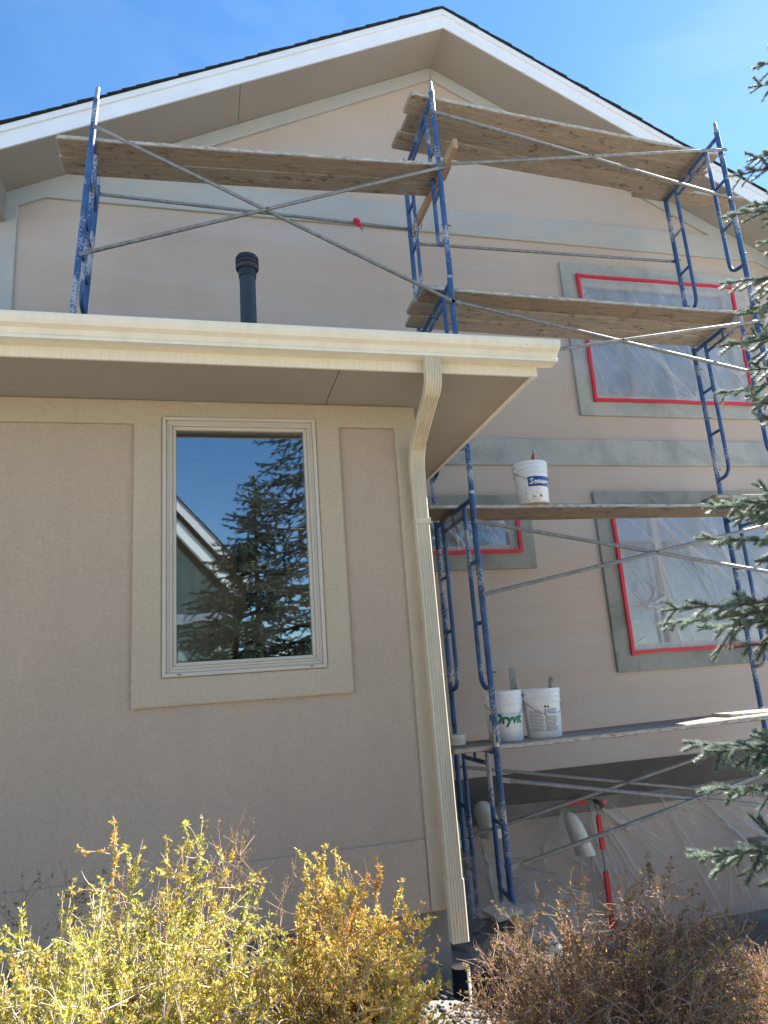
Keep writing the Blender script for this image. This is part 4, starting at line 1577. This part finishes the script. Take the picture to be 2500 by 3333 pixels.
# ------------------------------------------------------------------ vegetation
class Twigs:
    """many thin four-sided tubes"""
    def __init__(s, n=4):
        s.P, s.Q, s.R0, s.R1, s.n = [], [], [], [], n

    def seg(s, p, q, r0, r1):
        s.P.append(p); s.Q.append(q); s.R0.append(r0); s.R1.append(r1)

    def path(s, pts, r0, r1):
        m_ = len(pts) - 1
        for i in range(m_):
            s.seg(pts[i], pts[i + 1], r0 + (r1 - r0) * i / m_, r0 + (r1 - r0) * (i + 1) / m_)

    def mesh(s, name, mat):
        P = np.array(s.P, float); Q = np.array(s.Q, float)
        d = Q - P
        L = np.linalg.norm(d, axis=1, keepdims=True) + 1e-9
        d /= L
        a_ = np.where(np.abs(d[:, 2:3]) < .9, np.array([[0, 0, 1.]]), np.array([[1., 0, 0]]))
        u = np.cross(d, a_); u /= np.linalg.norm(u, axis=1, keepdims=True)
        v_ = np.cross(d, u)
        n = s.n
        ring = []
        for C_, R_ in ((P, np.array(s.R0)), (Q + d * .0005, np.array(s.R1))):
            for j in range(n):
                t = 2 * math.pi * j / n
                ring.append(C_ + (u * math.cos(t) + v_ * math.sin(t)) * R_[:, None])
        V = np.stack(ring, 1).reshape(-1, 3)
        N = len(P)
        base = np.arange(N)[:, None] * 2 * n
        F = np.concatenate([base + np.array([[j, (j + 1) % n, n + (j + 1) % n, n + j]]) for j in range(n)], 0)
        return np_mesh(name, V, F, mat)


def leaflets(P, D, length, width, tint, rng):
    """bent diamond leaflets at P along D"""
    N = len(P)
    D = D / (np.linalg.norm(D, axis=1, keepdims=True) + 1e-9)
    r_ = rng.normal(size=(N, 3))
    u = np.cross(D, r_); u /= np.linalg.norm(u, axis=1, keepdims=True) + 1e-9
    n = np.cross(u, D)
    L = length[:, None]; W_ = width[:, None]
    V = np.stack([P, P + D * L * .5 + u * W_ * .5 + n * L * .06, P + D * L, P + D * L * .5 - u * W_ * .5 + n * L * .06], 1).reshape(-1, 3)
    F = np.arange(N * 4).reshape(N, 4)
    return V, F, tint


def bez(a_, b_, c_, n):
    a_, b_, c_ = (np.array(p, float) for p in (a_, b_, c_))
    t = np.linspace(0, 1, n + 1)[:, None]
    return (1 - t) ** 2 * a_ + 2 * t * (1 - t) * b_ + t ** 2 * c_


def shrub(label, c, rx, ry, top, nst, leaf, twigm, seed, leafy=1.0, sprigs=(), tint_mu=.5, tangle=300, lean=(0, 0)):
    rng = np.random.default_rng(seed)
    g0 = gz(*c)
    t = thing('shrub', label, 'shrub', (c[0], c[1], g0), 0, 'shrubs along the wall')
    tw = Twigs(4)
    LP, LD, LT = [], [], []

    def leafy_path(pts, tint, dens):
        pts = np.asarray(pts)
        d = pts[1:] - pts[:-1]
        L = np.linalg.norm(d, axis=1)
        m_ = rng.poisson(L / .0095 * dens)
        idx = np.repeat(np.arange(len(L)), m_)
        if not len(idx):
            return
        f_ = rng.random((len(idx), 1))
        p = pts[idx] + d[idx] * f_
        ax = d[idx] / (L[idx][:, None] + 1e-9) + rng.normal(size=(len(idx), 3)) * .5
        n = 4
        LP.append(np.repeat(p, n, 0) + rng.normal(size=(len(idx) * n, 3)) * .002)
        LD.append(np.repeat(ax, n, 0) * .6 + rng.normal(size=(len(idx) * n, 3)) * .6)
        LT.append(np.clip(np.repeat(tint + rng.normal(size=len(idx)) * .10, n) + rng.normal(size=len(idx) * n) * .08, 0, 1))

    ends = []
    for s in range(nst):
        a_ = rng.random() * 2 * math.pi
        r_ = math.sqrt(rng.random())
        ex, ey = math.cos(a_) * r_ * rx + lean[0], math.sin(a_) * r_ * ry + lean[1]
        ends.append((ex, ey, top(c[0] + ex, c[1] + ey) * rng.uniform(.55, 1.0) - g0, False))
    for (x_, y_, z_) in sprigs:
        ends.append((x_ - c[0], y_ - c[1], z_ - g0, True))
    for ex, ey, ez, spr in ends:
        e_ = np.array([ex, ey, ez])
        b0 = np.array([ex * .25 + rng.normal() * .05, ey * .25 + rng.normal() * .05, 0])
        mid = np.array([ex * .55 + rng.normal() * .06, ey * .55 + rng.normal() * .06, ez * rng.uniform(.55, .75)])
        pts = bez(b0, mid, e_, 9)
        pts[1:-1] += rng.normal(size=(8, 3)) * .010
        tw.path(pts, .0034, .0009)
        tint = np.clip(tint_mu + rng.normal() * .20, 0, 1)
        leafy_path(pts[6:], tint, .55 * leafy if not spr else .9 * leafy)
        ntw = rng.integers(9, 15)
        for _ in range(ntw):
            i = int(9 - 6 * rng.random() ** 1.6)
            i = min(max(i, 3), 8)
            p = pts[i]
            up_ = (pts[min(i + 1, 9)] - pts[i - 1]); up_ /= np.linalg.norm(up_) + 1e-9
            d = up_ * .5 + rng.normal(size=3) * .75 + np.array([0, 0, .22])
            d /= np.linalg.norm(d)
            L = rng.uniform(.05, .17) * (.6 if spr else 1)
            q_ = p + d * L
            hl = top(c[0] + q_[0], c[1] + q_[1]) - g0
            if q_[2] > hl and not spr:
                q_[2] = hl - rng.random() * .04
            sp_ = bez(p, p + d * L * .5 + rng.normal(size=3) * .012, q_, 4)
            tw.path(sp_, .0015, .0006)
            leafy_path(sp_[1:], np.clip(tint + rng.normal() * .1, 0, 1), .5 * leafy)
            if rng.random() < .6:
                d2 = d + rng.normal(size=3) * .7; d2 /= np.linalg.norm(d2)
                s2 = bez(sp_[2], sp_[2] + d2 * .03, sp_[2] + d2 * rng.uniform(.03, .08) + np.array([0, 0, .015]), 3)
                tw.path(s2, .001, .0005)
                leafy_path(s2, np.clip(tint + rng.normal() * .1, 0, 1), .55 * leafy)
    # tangle of old bare twigs
    for _ in range(tangle):
        a_ = rng.random() * 2 * math.pi; r_ = math.sqrt(rng.random())
        p = np.array([math.cos(a_) * r_ * rx + lean[0], math.sin(a_) * r_ * ry + lean[1], 0])
        hl = top(c[0] + p[0], c[1] + p[1]) - g0
        p[2] = hl * rng.uniform(.45, .90)
        d = rng.normal(size=3) * np.array([1, 1, .8]) + np.array([p[0] * 1.2, p[1] * 1.2, .3]); d /= np.linalg.norm(d)
        L = rng.uniform(.04, .13)
        tw.path(bez(p, p + d * L * .5 + rng.normal(size=3) * .03, p + d * L + np.array([0, 0, -.02]), 5), .0013, .0005)
    link('stems', tw.mesh('stems', twigm), t)
    P, D_, T = np.concatenate(LP), np.concatenate(LD), np.concatenate(LT)
    N = len(P)
    V, F, _ = leaflets(P, D_, rng.uniform(.007, .0135, N), rng.uniform(.0035, .0060, N), T, rng)
    lo = link('foliage', np_mesh('foliage', V, F, leaf, T), t)
    lo['kind'] = 'stuff'
    return t


def h1(x, y):
    h = 1.02 + .07 * math.exp(-((x + .16) / .14) ** 2) + .02 * math.sin(x * 17) - .10 * sm(.02, .26, x) - .05 * sm(-.3, -.5, x)
    return h - .16 * sm(1.65, 1.1, y) - .05 * sm(2.0, 2.6, y)


def h2(x, y):
    h = 1.0 + .06 * math.exp(-((x - .275) / .06) ** 2) - .10 * sm(.32, .55, x) - .12 * sm(.22, .12, x)
    return h - .16 * sm(1.65, 1.2, y)


def h3(x, y):
    h = .80 + .05 * math.sin(x * 9 + 1) - .22 * sm(1.0, .62, x) - .12 * sm(1.35, 1.7, x)
    return h - .14 * sm(1.9, 1.5, y)


shrub('sprawling yellow-green shrub at the lower left under the window', (-.22, 1.85), .50, .36, h1, 320, 'leaf_yellow', 'twig', 3, 1.75,
      [(-.20, 1.78, 1.255), (-.01, 1.80, 1.235), (-.035, 1.82, 1.18), (-.14, 1.8, 1.20), (-.30, 1.78, 1.12), (-.38, 1.78, 1.10), (.10, 1.8, 1.10), (.06, 1.82, 1.15), (-.09, 1.84, 1.19), (.125, 1.78, 1.09)], .50, 900)
shrub('orange-yellow upright shrub in front of the wing corner', (.33, 1.82), .16, .22, h2, 120, 'leaf_orange', 'twig_red', 5, 2.0,
      [(.27, 1.80, 1.14), (.29, 1.80, 1.13), (.265, 1.81, 1.12), (.30, 1.82, 1.10), (.45, 1.8, 1.03), (.395, 1.8, 1.08), (.36, 1.82, 1.05), (.51, 1.8, .96)], .45, 160)
shrub('brown bare-twigged shrub in front of the plastic sheeting at the lower right', (1.12, 2.12), .42, .36, h3, 230, 'leaf_brown', 'twig_red', 9, .75,
      [(.80, 2.0, .88), (.90, 2.05, .92), (1.02, 2.05, .95), (1.30, 2.1, .93), (1.38, 2.1, .90), (.74, 2.0, .80), (1.16, 2.0, .93), (.66, 1.95, .72), (.70, 2.0, .66), (.95, 2.0, .90), (1.08, 2.1, .91), (1.22, 2.1, .90), (1.45, 2.1, .84)], .5, 1200)
# shaded growth at the foot of the wall behind the yellow shrub
shrub('dark sparse shrub in the shade against the wing wall', (-.25, 2.75), .65, .30, lambda x, y: .98 + .14 * math.exp(-((x - .10) / .2) ** 2) - .2 * sm(.2, .5, x), 34, 'leaf_brown', 'twig_red', 13, .35,
      [(.13, 2.7, 1.12), (.0, 2.7, 1.08), (-.45, 2.7, .95)], .2, 60)


shrub('low bare brown shrub added in the bottom right corner to hide sunlit ground', (2.30, 2.95), .34, .34, lambda x, y: .15 + .04 * math.sin(x * 11), 110, 'leaf_brown', 'twig_red', 17, .5, [], .4, 300)  # added to cover ground that the sun leaves too bright


def spruce_needles(P, Q, dens, length, width, rng, upbias=.25):
    P = np.array(P); Q = np.array(Q)
    d = Q - P
    L = np.linalg.norm(d, axis=1)
    n = rng.poisson(L * dens)
    idx = np.repeat(np.arange(len(P)), n)
    N = len(idx)
    f_ = rng.random(N)[:, None]
    p = P[idx] + d[idx] * f_
    ax = d[idx] / (L[idx][:, None] + 1e-9)
    r_ = rng.normal(size=(N, 3)) + np.array([0, 0, upbias])
    rp = r_ - ax * np.sum(r_ * ax, 1, keepdims=True)
    rp /= np.linalg.norm(rp, axis=1, keepdims=True) + 1e-9
    dr = rp * .80 + ax * rng.uniform(.35, .85, N)[:, None]
    dr /= np.linalg.norm(dr, axis=1, keepdims=True)
    side = np.cross(dr, ax); side /= np.linalg.norm(side, axis=1, keepdims=True) + 1e-9
    ln = (length * rng.uniform(.75, 1.15, N))[:, None]
    bend_ = np.array([0, 0, .12]) * ln
    V = np.stack([p - side * width * .5, p + side * width * .5, p + dr * ln + bend_], 1).reshape(-1, 3)
    return V, np.arange(N * 3).reshape(N, 3), N


def spruce(label, base, height, tips, auto, needle, mat, seed, dens_hi=2500, dens_lo=320, nl=.023, nw=.0034, az=(0, 2 * math.pi), r_base=2.0, group='spruce trees', shade_tips=()):
    rng = np.random.default_rng(seed)
    t = thing('spruce_tree', label, 'spruce', base, 0, group)
    tr = MB().tube([(0, 0, -.1), (.02, 0, height * .35), (0, .02, height * .7), (0, 0, height)], [.02 * height, .013 * height, .007 * height, .004], 12)
    obj('trunk', tr, 'bark', t, smooth=True)
    tw = Twigs(4)
    NP = {0: ([], []), 1: ([], [])}
    b0 = np.array(base)

    def branch(start, tip, hi, spread=1.0):
        start, tip = np.array(start, float), np.array(tip, float)
        L = np.linalg.norm(tip - start)
        mid = (start + tip) / 2 + np.array([0, 0, -.05 * L]) + rng.normal(size=3) * .03 * L
        n = max(6, int(L / .06))
        pts = bez(start, mid, tip, n)
        pts[1:-1] += rng.normal(size=(n - 1, 3)) * .004
        tw.path(pts, .006 + .008 * L, .0022)
        dst = NP[0 if hi else 1]
        step = .032 if hi else .10
        acc = 0
        side = 1
        for i in range(n):
            p, q_ = pts[i], pts[i + 1]
            to_tip = L * (1 - i / n)
            if to_tip < (.75 if hi else .9) * max(1, L * .55):
                dst[0].append(p); dst[1].append(q_)
            acc += L / n
            while acc >= step:
                acc -= step
                side = -side
                if to_tip > 1.3 and rng.random() < .5:
                    continue
                d = (q_ - p) / np.linalg.norm(q_ - p)
                h = np.cross(d, [0, 0, 1]); h /= np.linalg.norm(h) + 1e-9
                ang = rng.uniform(.75, 1.0)
                dl = d * math.cos(ang) + h * side * math.sin(ang) * rng.uniform(.55, 1) + np.array([0, 0, rng.normal() * .38 - .10])
                ll = min(.30, .055 + .34 * to_tip) * rng.uniform(.6, 1.15) * spread
                e_ = p + dl * ll + np.array([0, 0, -.10 * ll])
                sp_ = bez(p, p + dl * ll * .5, e_, 4 if hi else 2)
                tw.path(sp_, .0024, .0012)
                for a_, b_ in zip(sp_[:-1], sp_[1:]):
                    dst[0].append(a_); dst[1].append(b_)
                if ll > .12:
                    m_ = int(ll / (.05 if hi else .11))
                    for k_ in range(1, m_):
                        f_ = k_ / m_
                        pp = p + (e_ - p) * f_
                        s2 = 1 if k_ % 2 else -1
                        d2 = dl * .72 + np.cross(dl, [0, 0, 1]) * s2 * .62 + np.array([0, 0, rng.normal() * .15 - .05])
                        l2 = (1 - f_) * ll * .55 + .03
                        e2 = pp + d2 * l2
                        tw.seg(pp, e2, .0014, .0009)
                        dst[0].append(pp); dst[1].append(e2)

    for (x_, y_, z_) in shade_tips:
        tip = np.array([x_, y_, z_]) - b0
        branch(np.array([0, 0, max(.2, tip[2] + rng.uniform(.1, .3))]), tip, False, 1.4)
    for (x_, y_, z_) in tips:
        tip = np.array([x_, y_, z_]) - b0
        st_ = np.array([0, 0, tip[2] + rng.uniform(.12, .28)])
        branch(st_, tip, True)
    for i in range(auto):
        f_ = (i + rng.random()) / auto
        z = .25 + (height - .35) * f_
        R_ = r_base * (1 - z / height) ** .85 * rng.uniform(.75, 1.05) + .08
        a_ = rng.uniform(*az)
        tip = np.array([math.cos(a_) * R_, math.sin(a_) * R_, z - .12 * R_ + (.15 if f_ > .8 else 0)])
        branch((0, 0, z), tip, False, 1.25)
    branch((0, 0, height * .93), (.0, 0, height + .05), False)
    V, F, T = [], [], []
    off = 0
    for kx, de, l_, w_ in ((0, dens_hi, nl, nw), (1, dens_lo, nl * 1.5, nw * 2.0)):
        if not NP[kx][0]:
            continue
        v_, f_, N = spruce_needles(NP[kx][0], NP[kx][1], de, l_, w_, rng)
        V.append(v_); F.append(f_ + off); off += len(v_)
        T.append(np.clip(rng.normal(.5, .22, N), 0, 1))
    link('branches', tw.mesh('branches', 'twig_spruce'), t)
    cr = link('crown', np_mesh('crown', np.concatenate(V), np.concatenate(F), mat, np.concatenate(T)), t)
    cr['kind'] = 'stuff'
    return t


tips = [(3.30, 2.9, 5.0), (3.05, 3.0, 4.28), (2.96, 3.02, 4.0), (3.1, 2.95, 3.80), (2.83, 3.0, 3.55), (2.90, 2.9, 3.34), (2.75, 3.0, 3.16), (2.74, 3.1, 2.92), (2.85, 2.95, 2.72),
        (2.46, 3.0, 2.25), (2.42, 3.05, 2.10), (2.62, 2.9, 1.95), (2.12, 3.0, 1.74), (2.34, 3.05, 1.66), (2.45, 2.95, 1.55), (2.13, 3.0, 1.14), (2.45, 3.0, 1.04), (2.16, 3.0, .92), (2.06, 3.0, .66), (2.35, 2.95, .52)]
tips += [(3.18, 3.05, 4.12), (3.12, 2.9, 3.92), (3.0, 3.1, 3.42), (2.95, 3.05, 3.05), (2.9, 3.0, 2.85), (2.66, 3.05, 2.2), (2.6, 2.95, 1.68), (3.2, 3.0, 4.4), (2.6, 3.0, 1.1), (2.55, 3.0, .80), (2.5, 3.05, .6)]
rx_ = random.Random(8)
tips += [(x_ + rx_.uniform(.0, .12), y_ + rx_.uniform(-.09, .09), z_ + rx_.uniform(-.07, .07)) for x_, y_, z_ in tips[::3]]
shade_tips = [(rx_.uniform(2.9, 3.5), rx_.uniform(2.2, 2.8), rx_.uniform(.3, 2.3)) for _ in range(34)]  # unseen branches past the frame edge, added to cast shade on the ground
shade_tips += [(rx_.uniform(3.1, 3.75), rx_.uniform(2.7, 3.1), rx_.uniform(.7, 2.3)) for _ in range(34)]
shade_tips = [(a_ * 1.17, b_ * 1.17, c_) if a_ > 3.4 else (a_, b_, c_) for a_, b_, c_ in shade_tips]
tips = [(x_ * .85, y_ * .85, 1.5 + (z_ - 1.5) * .85) for x_, y_, z_ in tips]
spruce('blue spruce at the right edge, its branch tips reaching into view', (4.1, 1.75, -.05), 8.4, tips, 60, .02, 'needle_blue', 31, az=(-1.2, 1.0), r_base=1.6, nl=.021, nw=.0030, shade_tips=shade_tips)
spruce('slender dark spruce behind the viewer, mirrored in the window glass', (.95, -6.0, 0), 5.5, [], 170, .02, 'needle_green', 41, dens_lo=520, nl=.034, nw=.0036, r_base=2.9)
spruce('tall dark spruce behind the viewer, mirrored at the right of the window', (2.25, -6.7, 0), 9.5, [], 200, .02, 'needle_green', 43, dens_lo=420, nl=.034, nw=.0040, r_base=3.6)

# gravel in front of the wing
rng = np.random.default_rng(77)
N = 5200
X = rng.uniform(-.6, 2.3, N); Y = rng.uniform(1.5, 3.6, N)
okm = ~((X > -4.4) & (X < 1.14) & (Y > 3.62))
X, Y = X[okm], Y[okm]
N = len(X)
S = rng.uniform(.008, .022, N)
oct_ = np.array([[1, 0, 0], [0, 1, 0], [-1, 0, 0], [0, -1, 0], [0, 0, .7], [0, 0, -.7]], float)
ofs = np.array([[0, 1, 4], [1, 2, 4], [2, 3, 4], [3, 0, 4], [1, 0, 5], [2, 1, 5], [3, 2, 5], [0, 3, 5]])
Vv = oct_[None] * S[:, None, None] * rng.uniform(.6, 1.25, (N, 6, 1))
an = rng.uniform(0, 6.28, N)
ca, sa = np.cos(an)[:, None], np.sin(an)[:, None]
Vx = Vv[:, :, 0] * ca - Vv[:, :, 1] * sa + X[:, None]
Vy = Vv[:, :, 0] * sa + Vv[:, :, 1] * ca + Y[:, None]
gzv = np.array([gz(a_, b_) for a_, b_ in zip(X, Y)])
Vz = Vv[:, :, 2] + (gzv + S * .35)[:, None]
V = np.stack([Vx, Vy, Vz], 2).reshape(-1, 3)
F = (ofs[None] + (np.arange(N) * 6)[:, None, None]).reshape(-1, 3)
o = link('gravel', np_mesh('gravel', V, F, 'stone_grey'))
tag(o, 'loose grey gravel between the shrubs and the wall', 'gravel', kind='stuff')

# ------------------------------------------------------------------ neighbour's house, seen only in the window
NY = -12.0
nb = thing('neighbour_house', 'green board-and-batten house with white gable trim, mirrored in the window', 'house', (0, NY, 0))
sl_ = 1.15


def nz1(x):
    return 4.80 - sl_ * (x - .10)


def nz2(x):
    return 5.78 - sl_ * (x - .05)


obj('front_wall', MB().prism([(-7, 0), (.75, 0), (.75, nz1(.75) - .30), (-2.2, nz1(-2.2) - .30), (-7, nz1(-2.2) - 4.8)], 'y', -.2, 0), 'teal_siding', nb)
for i in range(22):
    x = -6.8 + .34 * i
    zt = nz1(x) - .31 if x > -2.2 else nz1(-2.2) - .31 - (-2.2 - x)
    if x < .75:
        obj('batten', MB().box(x, x + .045, .001, .022, 0, zt), 'teal_siding', nb)
obj('rear_wall', MB().prism([(-7, 0), (.9, 0), (.9, nz2(.9) - .3), (-2.4, nz2(-2.4) - .3), (-7, nz2(-2.4) - 5.0)], 'y', -1.6, -1.4), 'teal_shaded', nb)
for f_, y_, xe in ((nz1, .45, 1.15), (nz2, -.95, 1.25)):
    xp = -2.2 if f_ is nz1 else -2.4
    obj('fascia_board', MB().prism([(xp, f_(xp) - .02), (xe, f_(xe) - .02), (xe, f_(xe) + .38), (xp, f_(xp) + .38)], 'y', y_, y_ + .03), 'neighbour_white', nb)
    obj('roof', MB().prism([(xp, f_(xp) + .3805), (xe + .05, f_(xe + .05) + .3805), (xe + .05, f_(xe + .05) + .44), (xp, f_(xp) + .44)], 'y', -7, y_ + .05), 'shingle', nb)
    obj('soffit', MB().prism([(xp, f_(xp) - .02), (xe, f_(xe) - .02), (xe, f_(xe)), (xp, f_(xp))], 'y', y_ - .45, y_ - .001), 'neighbour_white', nb)
obj('trim_band', MB().box(-7, .76, .024, .06, 3.35, 3.62), 'neighbour_white', nb)
